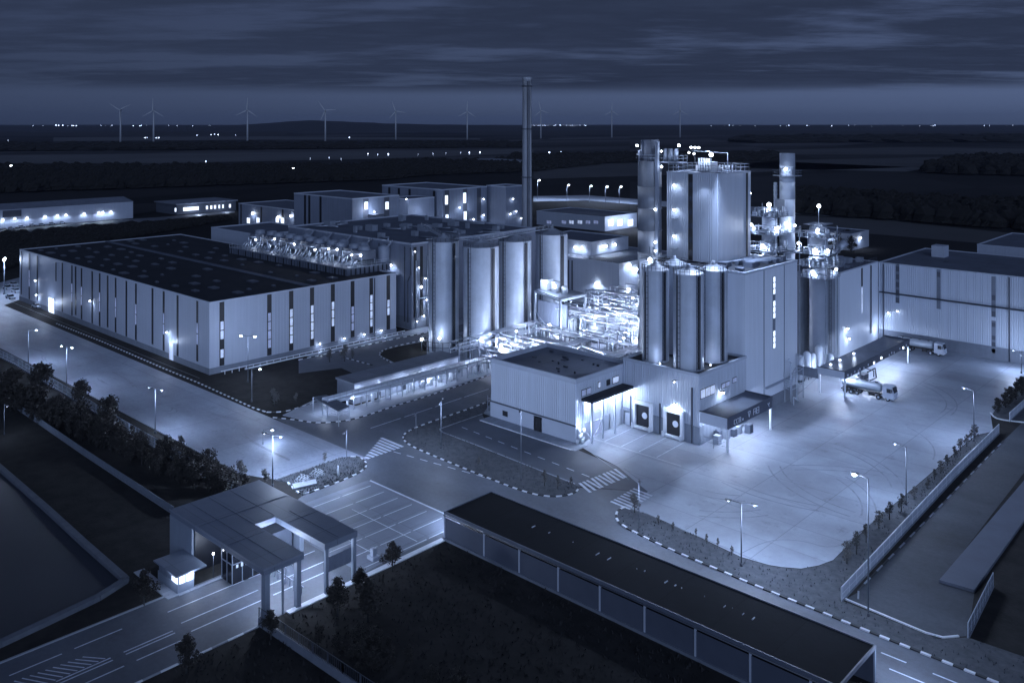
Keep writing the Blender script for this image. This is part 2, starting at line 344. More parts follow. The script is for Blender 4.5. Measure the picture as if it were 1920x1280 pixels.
M.update(
 tyremark=mat('tyre_mark', (.185,.21,.265), .6, var=.5, scale=.6),
 leafmid=mat('young_leaf', (.045,.047,.05), .75, var=.4, scale=2),
 wallpale=mat('smooth_pale_cladding', (.58,.64,.75), .5, var=.10, scale=.05, ribs=.3, ribp=.9, streak=.10),
 jointgrey=mat('joint_grey', (.17,.195,.24), .7),
 polegrey=mat('pole_grey', (.10,.118,.155), .6, var=.1), lawntuft=mat('lawn_tuft', (.028,.028,.030), .95, spec=.1),
 paving2=mat('entrance_paving', (.155,.18,.235), .6, var=.3, scale=.16, bump=.2, joints=(3.5, 6.2, .1, .3)),
 asphalt_old2=mat('lane_asphalt', (.062,.074,.102), .62, var=.4, scale=.16, bump=.25, bscale=4),
 floor=mat('plant_floor', (.24,.275,.34), .6, var=.35, scale=.3, joints=(6, 6, .15, .4)),
 apron=mat('apron_concrete', (.26,.295,.365), .65, var=.25, scale=.25, joints=(4.2, 4.2, .1, .3)),
 fieldpale=mat('pale_field', (.085,.090,.102), .95, var=.4, scale=.006), fieldmid=mat('mid_field', (.056,.059,.067), .95, var=.5, scale=.006),
 rim=mat('rim_concrete', (.10,.118,.155), .85, var=.3, scale=.8), skylight=mat('skylight_dome', (.10,.118,.15), .45, var=.1),
 plinth2=mat('ribbed_plinth', (.20,.235,.30), .6, var=.12, scale=.3, ribs=.8, ribp=.5), doorpale=mat('pale_door', (.6,.66,.76), .5),
 fascia=mat('dark_fascia', (.045,.055,.085), .5, var=.15), roofwet=mat('wet_canopy_roof', (.11,.13,.18), .28, var=.4, scale=.25, bump=.15, joints=(3, 5, .08, .3)),
 windowcold=mat('cold_pane', (.05,.06,.085), .2), silotop=mat('silo_top', (.24,.275,.34), .5, var=.3, scale=.6), walldark2=mat('machine_grey', (.10,.12,.165), .55, var=.3, scale=.5),
 trim2=mat('duct_grey', (.22,.255,.33), .5, var=.15), trim3=mat('gatehouse_render', (.235,.28,.36), .6, var=.12, scale=.4, streak=.1), steel2=mat('process_steel', (.20,.235,.30), .5, metal=.3, var=.3, scale=1.2),
 roofshed=mat('shed_roof', (.010,.012,.017), .9, spec=.12, var=.25, scale=.25, bump=.3, bscale=2, joints=(7.3, 30, .06, .5)), shedpanel=mat('shed_panel', (.075,.09,.13), .6, var=.15, scale=.4),
 fencepanel=mat('fence_panel', (.36,.42,.52), .6, var=.2, scale=1.5, ribs=1, ribp=.4), fencepanel2=mat('dull_fence_panel', (.14,.17,.22), .7, var=.25, scale=1.5, ribs=1, ribp=.4),
 platform=mat('platform_deck', (.085,.10,.14), .8, var=.15, scale=.3), tanker=mat('tanker_shell', (.36,.41,.49), .35, metal=.2, var=.12, scale=.7), carpaint=mat('car_paint', (.4,.45,.54), .35, var=.05),
 glass2=mat('screen_glass', (.05,.06,.085), .15), windowkiosk=glowmat('kiosk_window', (.66,.78,1.0), 2.2, .35, 1.2),
)
# ------------------------------------------------------------------ ground
def ring_ground():
    b = MB(); n = 96; rad = [0, 60, 120, 200, 320, 500, 800, 1300, 2200, 4000, 7500, 14500]
    b.v.append((0, 0, 0)); vs = [(0.0, 0.0, -.02)]
    for r_ in rad[1:]:
        for i in range(n): t = 2*math.pi*i/n; vs.append((r_*math.cos(t), r_*math.sin(t), -.02))
    fs = [(0, 1+i, 1+(i+1)%n) for i in range(n)]
    for k in range(len(rad)-2):
        for i in range(n):
            a = 1+k*n+i; c_ = 1+k*n+(i+1)%n; fs.append((a, a+n, c_+n, c_))
    b.v = []; b.add(vs, fs); return b
struct('ground', ring_ground(), M['field'])
# grass of the plant
struct('lawn', MB().sheet([(-420, -30), (40, -30), (40, 330), (-420, 330)], 0.0), M['grass'])
# left loading yard
padL = PX([(106,607),(197,643),(300,688),(372,718),(475,765),(512,783),(600,822),(688,861),(665,858),(587,875),(516,899),(469,900),(400,858),(290,803),(187,744),(53,672)])
x_far = -345
pad = MB(); pad.sheet([(-345, 97.6), (-119.5, 97.6), G(672,858)[:2], G(587,875)[:2], G(516,899)[:2], (-137, 78.4), (-345, 78.4)], .03)
struct('left_yard', pad, M['pad'])
# asphalt: main road in front of the plant and its branches
a = MB()
a.sheet([(-152, 97.6), (-119.5, 97.6), (-119.5, 88), (-97, 88), (-97, 95.9), (60, 95.9), (60, 105.7), G(1660,1197)[:2], G(1257,1031)[:2], G(1215,922)[:2], G(1084,914)[:2], G(996,926)[:2], G(765,834)[:2], G(754,816)[:2], G(879,767)[:2], G(921,752)[:2], G(921,702)[:2], G(783,749)[:2], G(639,791)[:2], G(560,788)[:2], G(512,783)[:2]], .034)
struct('main_road', a, M['asphalt'])
a = MB(); a.sheet([p[:2] for p in PX([(556,938),(600,905),(660,880),(700,850),(770,870),(700,930),(620,960)])], .036); struct('main_road', a, M['asphalt'])
a = MB(); a.sheet([(-97, 90), (-119.5, 90), (-119.5, 75), (-108.5, 70), (-108.4, -20), (-94.2, -20), (-94.2, 86)], .042); struct('gate_road', a, M['asphalt'])
a = MB(); a.sheet([(-119.2, 91.6), (-119.2, 72), (-110, 72), (-95, 72), (-96.2, 91.6)], .048); struct('entrance_apron', a, M['paving2'])
# lane in front of the small works building
a = MB(); a.sheet([G(819,807)[:2], G(904,777)[:2], (-126.8, 127), (-105, 127), G(1159,875)[:2], G(1183,896)[:2], G(1215,922)[:2], G(1084,912)[:2]], .05)
struct('truck_lane', a, M['asphalt_old2'])
a = MB(); a.box(-126.8, 125.6, 0, -104.2, 129, .13); a.box(-104.5, 125.6, 0, -102, 129.2, .13); struct('pavement', a, M['paving'])
# concrete yard on the right
yard = [(-104.5, 128.9), (-104.5, 144), (-87, 144), (-87.3, 186), (-93, 222), (-93, 248), (-30, 248), (40, 248), (40, 200), G(1918,792), G(1857,774), G(1862,809), G(1829,816), G(1702,924), G(1640,975), G(1581,1031), G(1562,1050), G(1535,1060), G(1502,1066), G(1465,1063), G(1441,1059), G(1389,1044), G(1301,1002), G(1214,963), G(1170,950), G(1215,922), G(1183,896), G(1159,875), G(1110,850)]
struct('concrete_yard', MB().sheet([p[:2] for p in yard], .058), M['concrete'])
# plant floor
struct('plant_floor', MB().sheet([(-195, 130), (-140, 130), (-126.9, 129), (-126.9, 147), (-104.6, 147), (-104.6, 186), (-87.4, 186), (-93.1, 222), (-93.1, 330), (-300, 330), (-300, 167), (-197, 167)], .025), M['floor'])
# pump house apron and the inner road
ap = PX([(560,786),(591,792),(639,789),(677,781),(747,757),(783,747),(825,733),(862,721),(921,700),(921,672),(845,690),(750,735),(668,762),(600,745),(530,779)])
struct('pump_apron', MB().prism([p[:2] for p in ap], 0, .14), M['apron'])
inner = PX([(560,675),(602,666),(660,654),(718,640),(800,624),(900,600),(900,615),(800,637),(747,648),(718,656),(712,668),(737,682),(760,690),(690,712),(640,690),(560,700)])
struct('service_road', MB().sheet([p[:2] for p in inner], .032), M['asphalt'])
struct('inner_path', MB().strip((-196.0, 101.2), (-345, 101.2), .1, .05), M['kerbgrey'])
# road past the right fence
rr = PX([(1585,1123),(1609,1110),(1883,825),(1990,720),(2300,720),(2300,900),(1920,886),(1761,1092),(1827,1111),(1815,1192),(1759,1196)])
struct('side_road', MB().sheet([p[:2] for p in rr], .03), M['asphalt_old'])
fp = PX([(1520,1140),(1577,1124),(1759,1199),(1815,1194),(1850,1190),(1920,1215)])
# lighter far road behind the plant, and a few pale fields
for nm, pts, m_ in (('far_road', [(1000,368),(1100,366),(1250,378),(1420,388),(1700,408),(2000,432),(2000,438),(1700,416),(1420,396),(1250,388),(1100,376),(1000,378)], 'apron'),
                ('far_road', [(-50,436),(150,418),(330,405),(440,395),(440,399),(330,410),(150,428),(-50,450)], 'asphalt'),
                ('field_strip', [(-100,292),(300,288),(620,284),(1000,280),(1000,287),(700,298),(300,306),(-100,306)], 'fieldpale'),
                ('field_strip', [(100,258),(500,256),(900,259),(900,262),(500,262),(100,265)], 'fieldpale'),
                ('field_strip', [(1000,310),(1190,306),(1500,300),(1900,292),(2100,292),(2100,300),(1700,314),(1190,330),(1000,336)], 'fieldmid'),
                ('field_strip', [(1240,312),(1460,303),(1740,315),(1700,322),(1500,318)], 'fieldpale'),
                ('field_strip', [(1400,282),(1700,276),(2100,281),(2100,288),(1700,290),(1400,290)], 'fieldmid'),
                ('field_strip', [(1400,400),(1650,412),(2000,448),(2000,470),(1650,440),(1400,420)], 'fieldmid')):
    struct(nm, MB().sheet([G(*p)[:2] for p in pts], .05), M[m_])
# pond / basin bottom left with its raised concrete rim
rim = [(-160,740),(0,880),(89,958),(157,1021),(236,1091)]
rim2 = [(236,1091),(184,1124),(98,1165),(0,1211),(-160,1275)]
basin = PX(rim+rim2[1:]); struct('basin_water', MB().sheet([p[:2] for p in basin], .06), M['water'])
rb = MB(); rp = PX(rim)
for a_, c_ in zip(rp, rp[1:]): rb.bar(a_+Vector((0,0,.3)), c_+Vector((0,0,.3)), .9, .6)
rp = PX(rim2)
for a_, c_ in zip(rp, rp[1:]): rb.bar(a_+Vector((0,0,.3)), c_+Vector((0,0,.3)), .9, .6)
tag(rb.build('basin_wall', M['rim'], None, G(157,1021)), 'low concrete rim wall around the dark basin in the bottom left corner', 'wall')
# ------------------------------------------------------------------ raised verges and kerbs
def smooth_poly(pts, it=2, closed=False):
    for _ in range(it):
        q = []
        rng = range(len(pts)) if closed else range(len(pts)-1)
        if not closed: q.append(pts[0])
        for i in rng:
            a_, b_ = pts[i], pts[(i+1) % len(pts)]; q.append(a_.lerp(b_, .25)); q.append(a_.lerp(b_, .75))
        if not closed: q.append(pts[-1])
        pts = q
    return pts
def resample(pts, step):
    outp = [pts[0].copy()]; acc = 0.0
    for a_, b_ in zip(pts, pts[1:]):
        Lg = (b_-a_).length
        while Lg > 1e-6 and acc+Lg >= step:
            a_ = a_.lerp(b_, (step-acc)/Lg); outp.append(a_.copy()); Lg = (b_-a_).length; acc = 0.0
        acc += Lg
    return outp
def kerb(px, step=1.0, wd=.28, h=.17, sm=2, world=False, mats=('kerbpale', 'kerbdark'), gap=.04):
    pts = [Vector((p[0], p[1], 0)) for p in px] if world else PX(px)
    pts = resample(smooth_poly(pts, sm), step); b = MB()
    for i, (a_, c_) in enumerate(zip(pts, pts[1:])):
        m_ = a_.lerp(c_, 1-gap); b.bar(a_+Vector((0,0,h/2)), m_+Vector((0,0,h/2)), wd, h, (i % 2))
    return tag(b.build('kerb', [M[mats[0]], M[mats[1]]], None, pts[0]), kind='structure')
kE = [(904,778),(930,760),(918,752),(879,767),(808,791),(769,806),(754,816),(753,823),(765,834),(808,853),(879,882),(914,896),(960,914),(996,926),(1031,931),(1063,929),(1081,922),(1084,914)]
kerb([(921,751),(879,767),(808,791),(769,806),(752,819),(765,834),(808,853),(879,882),(914,896),(960,914),(996,926),(1031,932),(1063,930),(1083,922),(1086,911)], 1.0)
kerb([(904,777),(819,807),(900,838),(1000,878),(1086,911)], 2.4, sm=0, mats=('kerbgrey', 'kerbgrey'), gap=0)
kF = [(1172,951),(1157,958),(1154,970),(1161,982),(1192,1000),(1257,1031),(1345,1068),(1432,1105),(1520,1140),(1627,1184),(1768,1240),(1900,1293),(2100,1373)]
kerb(kF, 1.15, .34, .2)
kerb([(512,783),(560,788),(591,794),(639,791),(677,783),(747,759),(783,749),(825,735),(862,723),(921,702)], 1.0)
kerb([(106,607),(197,643),(300,688),(372,718),(475,765),(500,773)], .9, sm=0)
kerb([(500,773),(530,773),(560,765),(600,752)], 1.0)
kerb([(540,905),(565,931),(598,917),(640,902),(680,884),(690,870),(675,857),(655,856)], 1.0)
kerb([(560,675),(602,666),(660,654),(718,640),(800,624),(830,617)], 1.2)
kerb([(800,637),(747,648),(718,656),(708,666),(737,682)], 1.0)
kerb([(650,672),(702,686)], 1.0, sm=0)
kerb([(1609,1123),(1605,1110),(1640,1075),(1883,825)], 2.2, .22, .1, sm=1, mats=('kerbgrey', 'kerbdark'))
kerb([(1585,1123),(1680,1163),(1759,1196),(1815,1191)], 2.0, .25, .15, sm=0, mats=('kerbpale', 'kerbpale'), gap=0)
kerb([(1857,774),(1866,785),(1890,789),(1918,792),(1990,800)], 1.2, .3, .15, mats=('kerbpale', 'kerbpale'), gap=0)
kerb([(-108.6,-20),(-108.6,52.0)], 2, .3, .16, 0, True, ('kerbgrey', 'kerbgrey'), 0)
kerb([(-94,-20),(-94,57)], 2, .25, .14, 0, True, ('kerbpale', 'kerbgrey'), 0)
kerb([(-94,60),(-94.2,86)], 2, .9, .14, 0, True, ('kerbpale', 'kerbpale'), 0)
kerb([(-137,78.4),(-340,78.4)], 3, .35, .12, 0, True, ('kerbgrey', 'kerbgrey'), 0)
kerb([(516,899),(587,875),(640,856)], 2, sm=0, mats=('kerbgrey', 'kerbgrey'), gap=0)
kerb([(-126.6,125.6),(-104,125.6),(-102,125.8)], 2, .25, .15, 0, True, ('kerbpale', 'kerbpale'), 0)
verE = PX([(921,753),(879,769),(808,793),(771,808),(756,818),(767,832),(808,851),(879,880),(960,912),(996,924),(1031,929),(1063,927),(1080,920),(1083,912),(1000,877),(900,838),(822,808),(904,779)])
struct('verge', MB().prism([p[:2] for p in verE], 0, .13), M['verge'])
verF = PX([(1170,953),(1160,959),(1157,970),(1164,981),(1192,997),(1257,1028),(1345,1065),(1432,1102),(1520,1137),(1627,1181),(1768,1237),(1900,1290),(2000,1260),(1815,1196),(1759,1199),(1581,1128),(1578,1121),(1871,813),(1862,811),(1829,818),(1702,926),(1640,977),(1581,1033),(1562,1052),(1535,1062),(1502,1068),(1465,1065),(1441,1061),(1389,1046),(1301,1004),(1214,965)])
struct('verge', MB().prism([p[:2] for p in verF], 0, .12), M['verge'])
verG = PX([(518,901),(587,877),(640,858),(655,857),(675,859),(687,871),(679,882),(640,900),(598,915),(567,929),(543,905)])
struct('verge', MB().prism([p[:2] for p in verG], 0, .12), M['verge'])
verI = PX([(1920,715),(1870,765),(1862,775),(1868,784),(1918,790),(1990,798),(1990,715)])
struct('verge', MB().prism([p[:2] for p in verI], 0, .14), M['verge'])
verH = PX([(745,650),(720,657),(712,666),(740,680),(800,664),(800,640)])
struct('verge', MB().prism([p[:2] for p in verH], 0, .1), M['grass'])
def pip(p, poly):
    ins = False; j = len(poly)-1
    for i in range(len(poly)):
        xi, yi, xj, yj = poly[i][0], poly[i][1], poly[j][0], poly[j][1]
        if (yi > p[1]) != (yj > p[1]) and p[0] < (xj-xi)*(p[1]-yi)/(yj-yi)+xi: ins = not ins
        j = i
    return ins
# ------------------------------------------------------------------ painted markings
mk = MB(); z = .066
def dash(p, q, n, duty, wd=.22, world=False):
    a_, b_ = (Vector((*p, 0)), Vector((*q, 0))) if world else (G(*p), G(*q))
    for k in range(n): mk.strip(a_.lerp(b_, k/n), a_.lerp(b_, (k+duty)/n), wd, z)
dash((738,847), (980,915), 9, .55); dash((1000,990-68), (1030,930), 1, .01)
dash((695,803), (921,728), 4, .9); dash((866,801), (1120,900), 10, .5, .2); dash((1050,1115), (1060,1120), 1, .01)
dash((-60,101.6), (40,101.6), 18, .5, .22, True)
dash((-44,99.2), (20,99.2), 8, .7, .2, True)
dash((822,808), (1080,908), 14, .93, .14)
for X_, Y0, Y1 in ((-105.4,-15,46),(-100.6,-15,50),(-100.0,-15,50),(-98.0,-12,50)): dash((X_,Y0), (X_,Y1), 9, .8, .2, True)
dash((-101.6,-15), (-101.6,30), 14, .5, .3, True); dash((-102.6,5), (-102.6,30), 7, .5, .2, True)
for k in range(16): dash((-104.6+.1*k, 28+k*.75), (-100.9, 29.6+k*.75), 1, 1, .16, True)       # hatched gore before the gate
for X_ in (-117,-113.5,-110,-106.5,-103,-99.5,-96): dash((X_, 72.5), (X_, 91.0), 3, .92, .17, True)
for X_ in (-104.9,-101.4,-98.9): dash((X_, 50), (X_, 72), 2, .94, .2, True)
dash((-118.8,91.8), (-96.5,91.8), 1, 1, .35, True); dash((-112,83), (-96.5,83), 1, 1, .14, True); dash((-108,76.5), (-96.5,76.5), 1, 1, .14, True)
struct('road_marking', mk, M['paint'])
mk = MB(); z = .07
A_, B_, C_ = G(684,857), G(757,833), G(718,817)
for k in range(9):                                                    # first crossing: nine bars
    t = k/9; p = A_.lerp(C_, t); q = A_.lerp(B_, t)+(G(700,862)-A_)*(1-t)*.5
    mk.strip(p, q+(q-p)*.15, .62, z)
A_, B_ = G(1094,912), G(1160,885)
for k in range(10):
    t = k/9; p = A_.lerp(B_, t); dvec = Vector((2.6, -1.2+.25*(k % 3), 0)); mk.strip(p-dvec*.5, p+dvec*.9, .5, z)
A_, B_ = G(1150,942), G(1192,918)
for k in range(8):
    t = k/7; p = A_.lerp(B_, t); dvec = Vector((3.6, -.3, 0)); mk.strip(p-dvec*.15, p+dvec*.95, .45, z)
struct('crossing_marking', mk, M['paint'])
mk = MB(); z = .066                                                    # dock bay lines and the turning line in the yard
for xx in (-101.5,-97.6,-93.7,-89.8): mk.strip((xx,143.2), (xx+.4,133.5), .16, z)
mk.strip((-104.3,133.2), (-84,133.0), .12, z)
struct('dock_marking', mk, M['paint'])
mk = MB(); z = .062
for p, q in (((1170,878),(1205,905)),((1200,960),(1420,1052)),((1110,850),(1180,900))): mk.strip(G(*p), G(*q), .16, z)
ap_ = smooth_poly(PX([(1385,1040),(1440,1012),(1500,1012),(1560,1030),(1600,1010),(1640,975)]), 2)
for a_, c_ in zip(ap_, ap_[1:]): mk.strip(a_, c_, .14, z)
struct('yard_joint', mk, M['jointgrey'])
mk = MB(); z = .0625
for k in range(26):
    cx_, cy_ = (rnd.uniform(-82,-50), rnd.uniform(125,225)) if k < 17 else (rnd.uniform(-250,-135), rnd.uniform(80,95)); rr_ = rnd.uniform(9,26); a0 = rnd.uniform(0,6.28); sp_ = rnd.uniform(.5,1.3)
    for off in (0, 2.0):
        pts = [Vector((cx_+math.cos(a0+sp_*q/14)*(rr_+off), cy_+math.sin(a0+sp_*q/14)*(rr_+off)*(1 if k < 17 else .15), 0)) for q in range(15)]
        if k >= 17 and any(p.y > 97 or p.y < 79 or p.x > -122 for p in pts): continue
        if k < 17 and any(not pip(p, [v for v in yard]) for p in pts): continue
        for a_, c_ in zip(pts, pts[1:]): mk.strip(a_, c_, .28, z if k < 17 else .036)
struct('tyre_mark', mk, M['tyremark'])
# ------------------------------------------------------------------ grass tufts on the verges near the camera
tf = MB()
for poly, n in ((verE, 2600), (verF, 5200), (verG, 900)):
    xs = [p[0] for p in poly]; ys = [p[1] for p in poly]
    for _ in range(n*2):
        p = (rnd.uniform(min(xs), max(xs)), rnd.uniform(min(ys), max(ys)))
        if not pip(p, poly): continue
        t = rnd.random()*6.28; h = rnd.uniform(.12, .45); w_ = rnd.uniform(.05, .14)
        dx, dy = math.cos(t)*w_, math.sin(t)*w_
        tf.add([(p[0]-dx, p[1]-dy, .1), (p[0]+dx, p[1]+dy, .1), (p[0]+dy*2, p[1]-dx*2, .1+h)], [(0, 1, 2)])
t2 = MB()
for _ in range(5000):
    p = (rnd.uniform(-93, -50), rnd.uniform(40, 85.5)); t = rnd.random()*6.28; h = rnd.uniform(.1, .5); w_ = rnd.uniform(.05, .2)
    dx, dy = math.cos(t)*w_, math.sin(t)*w_
    t2.add([(p[0]-dx, p[1]-dy, 0), (p[0]+dx, p[1]+dy, 0), (p[0]+dy*2, p[1]-dx*2, h)], [(0, 1, 2)])
tag(t2.build('lawn_grass', M['lawntuft'], None, (-70, 60, 0)), 'dark grass tufts over the lawn in front of the long shed', 'grass', kind='stuff')
tag(tf.build('grass', M['verge'], None, (-70, 110, 0)), 'rough grass tufts on the verges and lawn around the roads', 'grass', kind='stuff')
# ------------------------------------------------------------------ large warehouse on the left
WX0, WX1, WY0, WY1, WZ = -328.0, -197.0, 104.2, 161.5, 17.4
wh, whr = building('warehouse', 'long pale warehouse with a near black flat roof and dark vertical window slots', WX0, WY0, WX1, WY1, WZ, 'wall', 'roofdark', .35, 1.5)
for i, px in enumerate((40,55,70,105,117,135,142,153,173,187,202,217,237,255,286,307,333,370)):
    x = XonY(px, WY0)
    if px in (105,): strip_window(wh, 'Y', x, WY0, .8, 10.5, WZ-1, None)
    else: strip_window(wh, 'Y', x, WY0, 1.0 if px < 200 else .95, 1.6 if px % 2 else 2.2, WZ-.5, 'windowdim' if i % 2 else None, .36, .6)
for px, m_ in ((416,'window'),(505,'windowdim'),(546,'window'),(585,'window'),(624,'window'),(661,'windowdim'),(696,'window'),(728,'window')):
    strip_window(wh, 'X', YonX(px, WX1), WX1, 1.25, 1.6, WZ-.4, m_, .30, .86)
for px in (702,): y = YonX(px, WX1); MB().box(WX1, y-.12, .2, WX1+.2, y+.12, WZ-.5).build('downpipe', M['darkmetal'], wh)
MB().box(WX0+.6, 132.6, WZ-.33, WX1-.6, 134.0, WZ+.02).build('roof_ridge', M['roofgrey'], wh)
for yy in (109, 114.5, 120.5, 127, 138.5, 145, 151.5):
    for k in range(13):
        if rnd.random() < .22: continue
        x = WX0+6+k*9.8+rnd.uniform(-1.3, 1.3)
        if yy > 146 and x > -275: continue
        b = MB(); y = yy+rnd.uniform(-1.1, 1.1); s_ = rnd.uniform(.45, 1.35)
        b.box(x-1.1*s_, y-.8*s_, WZ-.3, x+1.1*s_, y+.8*s_, WZ+.05, 0)
        o_ = len(b.v); b.add([(x-1.1*s_, y-.8*s_, WZ+.05), (x+1.1*s_, y-.8*s_, WZ+.05), (x+1.1*s_, y+.8*s_, WZ+.05), (x-1.1*s_, y+.8*s_, WZ+.05), (x-.5*s_, y-.3*s_, WZ+.22), (x+.5*s_, y-.3*s_, WZ+.22), (x+.5*s_, y+.3*s_, WZ+.22), (x-.5*s_, y+.3*s_, WZ+.22)], [(0,1,5,4),(1,2,6,5),(2,3,7,6),(3,0,4,7),(4,5,6,7)], 1)
        b.build('skylight', [M['darkmetal'], M['skylight']], wh)
# lit doors
def door(th, face, c, pos, wd, h, m_='windowhot', z0=.1, fr='trim'):
    b = MB(); 
    if face == 'Y': b.box(c-wd/2-.25, pos-.12, z0, c+wd/2+.25, pos+.02, z0+h+.25)
    else: b.box(pos-.02, c-wd/2-.25, z0, pos+.12, c+wd/2+.25, z0+h+.25)
    d_ = b.build('door', M[fr], th); b = MB()
    if face == 'Y': b.box(c-wd/2, pos-.16, z0, c+wd/2, pos-.03, z0+h)
    else: b.box(pos+.03, c-wd/2, z0, pos+.16, c+wd/2, z0+h)
    b.build('door_panel', M[m_], d_); return d_
x = XonY(97, WY0); door(wh, 'Y', x, WY0, 4.6, 4.6); light(wh, (x, WY0-2.6, 3), 1300, LW)
x = XonY(322, WY0); door(wh, 'Y', x, WY0, 2.0, 4.2, 'window'); light(wh, (x, WY0-1.5, 4.6), 450, LW)
for px, z_, pw in ((72, 4.4, 900), (70, 9.0, 500), (173, 8.5, 600), (317, 7.2, 500)): wall_lamp(wh, (XonY(px, WY0), WY0, z_), pw, (0,-1,0), .22)
for px in (597, 643, 680, 712): y = YonX(px, WX1); wall_lamp(wh, (WX1, y, 2.2), 420, (1,0,0), .18)
# ------------------------------------------------------------------ buildings behind it
def bldg(name, label, *a, **k): return building(name, label, *a, **k)
b0, _ = bldg('roof_annex', 'plain pale annex block just behind the black warehouse roof', -320, 170, -286, 196, 20, 'wall', 'roofgrey', .5)
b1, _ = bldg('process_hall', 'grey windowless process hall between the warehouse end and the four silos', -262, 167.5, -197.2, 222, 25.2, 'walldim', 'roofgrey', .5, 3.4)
for px in (722,): x = XonY(px, 167.5)
for px in (778, 790): y = YonX(px, -197.2); MB().box(-197.2, y-.5, 3.5, -197.05, y+.5, 24).build('window_strip', M['black'], b1)
wall_lamp(b1, (XonY(736,167.5), 167.5, 18.2), 1500, (0,-1,0), .34)
wall_lamp(b1, (-197.2, YonX(787,-197.2), 12.4), 1200, (1,0,0), .34)
MB().box(-197.2, 170.5, 8.6, -195.2, 180, 8.9).build('walkway', M['steel'], b1)
MB().box(XonY(705,167.5), 165.4, 15.4, XonY(752,167.5), 167.5, 15.6).build('ledge', M['steel'], b1)
door(b1, 'X', 176, -197.2, 2.6, 5, 'window'); light(b1, (-195, 176, 4), 700, LW)
for px, py, pw in ((775,470,140),(783,500,160),(795,520,200),(797,560,260),(792,590,320),(779,600,300)):
    y = YonX(px, -197.2); wall_lamp(b1, (-197.2, y, max(2.2, Zat(-197.2, y, py))), pw, (1,0,0), .16)
for k, px in enumerate((712,722,760,766)): x = XonY(px, 167.5); MB().path([(x,167.2,2),(x,167.2,14+3*(k%3)),(x+1.2*(k%2),167.2,16+3*(k%3)),(x+1.2*(k%2),167.2,24)], .18, 6).build('riser_pipe', M['darkmetal'], b1)
for k, yy in enumerate((169,173.5,183,190)): MB().path([(-196.9,yy,.5),(-196.9,yy,20+k)], .2, 6).build('riser_pipe', M['steel'], b1)
rt = MB()
for k in range(34):
    x = rnd.uniform(-258, -200); y = rnd.uniform(170, 218); s_ = rnd.uniform(.6, 2.2)
    if rnd.random() < .5: MB().box(x-s_, y-s_*.6, 24.7, x+s_, y+s_*.6, 25.2+rnd.uniform(.4, 1.8)).build('roof_unit', M['steel'], b1)
    else: MB().path([(x, y, 25), (x+rnd.uniform(3, 12), y, 25.6), (x+rnd.uniform(3, 12), y+rnd.uniform(-6, 6), 25.6)], .22).build('roof_pipe', M['steel'], b1)
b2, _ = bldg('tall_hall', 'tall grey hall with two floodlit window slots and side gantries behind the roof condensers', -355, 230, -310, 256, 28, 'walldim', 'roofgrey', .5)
for px in (572, 580, 601): strip_window(b2, 'Y', XonY(px, 230), 230, 1.6, 10, 27.5, None)
for px, hh in ((686, 1), (725, 0)):
    y = YonX(px, -310); MB().box(-310.02, y-1.5, 8, -309.98, y+1.5, 27.6).build('window_strip', M['darkmetal'], b2)
    for (ya, yb) in ((378, 393), (417, 435)): pwin(b2, 'X', -310, px-3, px+4, ya, yb, 'windowhot', 'black')
    if hh: light(b2, (-307, y+1, 22.4), 2200, LW); light(b2, (-307, y+1, 9.5), 1700, LW)
MB().box(-310, YonX(690,-310), 20, -306.5, YonX(712,-310), 20.5).build('gantry', M['darkmetal'], b2)
b2b, _ = bldg('tall_hall', 'grey hall with a lamp post and lit doors between the two tall halls behind', -318, 256.2, -304, 272, 26.5, 'walldim', 'roofgrey', .4)
for px in (776, 790): pwin(b2b, 'X', -304, px-3, px+3, 409, 422, 'windowhot', 'black', 'door')
light(b2b, (-301, YonX(783, -304), 13), 1800, LW); light(b2b, (-300, YonX(783, -304), 21), 900, LW)
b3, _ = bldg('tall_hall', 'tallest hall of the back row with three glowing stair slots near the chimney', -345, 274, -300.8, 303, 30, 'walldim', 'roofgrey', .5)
for px in (730, 748, 768, 814): strip_window(b3, 'Y', XonY(px, 274), 274, 1.6, 14, 29, None)
for px in (838, 872, 898):
    y = YonX(px, -300.8); MB().box(-300.82, y-1.4, 8, -300.78, y+1.4, 29.5).build('window_strip', M['darkmetal'], b3)
for px, a0, a1 in ((837,366,384),(838,402,420),(871,361,381),(872,396,416)): pwin(b3, 'X', -300.8, px-3, px+3, a0, a1, 'windowhot', 'black')
light(b3, (-297.5, YonX(838, -300.8), 13), 1900, LW); light(b3, (-297.5, YonX(872, -300.8), 22), 900, LW)
b4, _ = bldg('small_hall', 'low grey hall with scattered lamps directly left of the tall chimney', -304, 306, -291, 320, 30.2, 'walldim', 'roofgrey', .5)
for px, py in ((955,400),(960,372),(966,395),(976,408)):
    y = YonX(px, -291); z_ = Zat(-291, y, py); wall_lamp(b4, (-291, y, z_), 260, (1,0,0), .3)
b5, _ = bldg('low_hall', 'low grey hall with two lit doorway bays left of the tall windowless hall', -412, 234, -357, 262, 19.5, 'walldim', 'roofgrey', .4)
for px in (452, 490, 530): strip_window(b5, 'Y', XonY(px, 234), 234, 1.3, 4, 19, None)
for px, py, pw in ((476,399,2000),(524,406,1700),(548,404,900)): wall_lamp(b5, (XonY(px,234), 234, Zat(XonY(px,234),234,py)), pw, (0,-1,0), .5)
for px in (466, 484, 520, 530): pwin(b5, 'Y', 234, px-3, px+3, 408, 419, 'windowhot', 'darkmetal', 'door')
b6, _ = bldg('low_store', 'wide low store with a shallow roof and lit loading corner right of the chimney', -350, 395, -299, 426, 8.2, 'wall', 'roofgrey', .4, 0)
for px in (1030, 1058, 1072, 1088, 1103, 1118): pwin(b6, 'Y', 395, px-5, px+4, 413, 420, 'windowdim' if px % 4 else 'window', 'black')
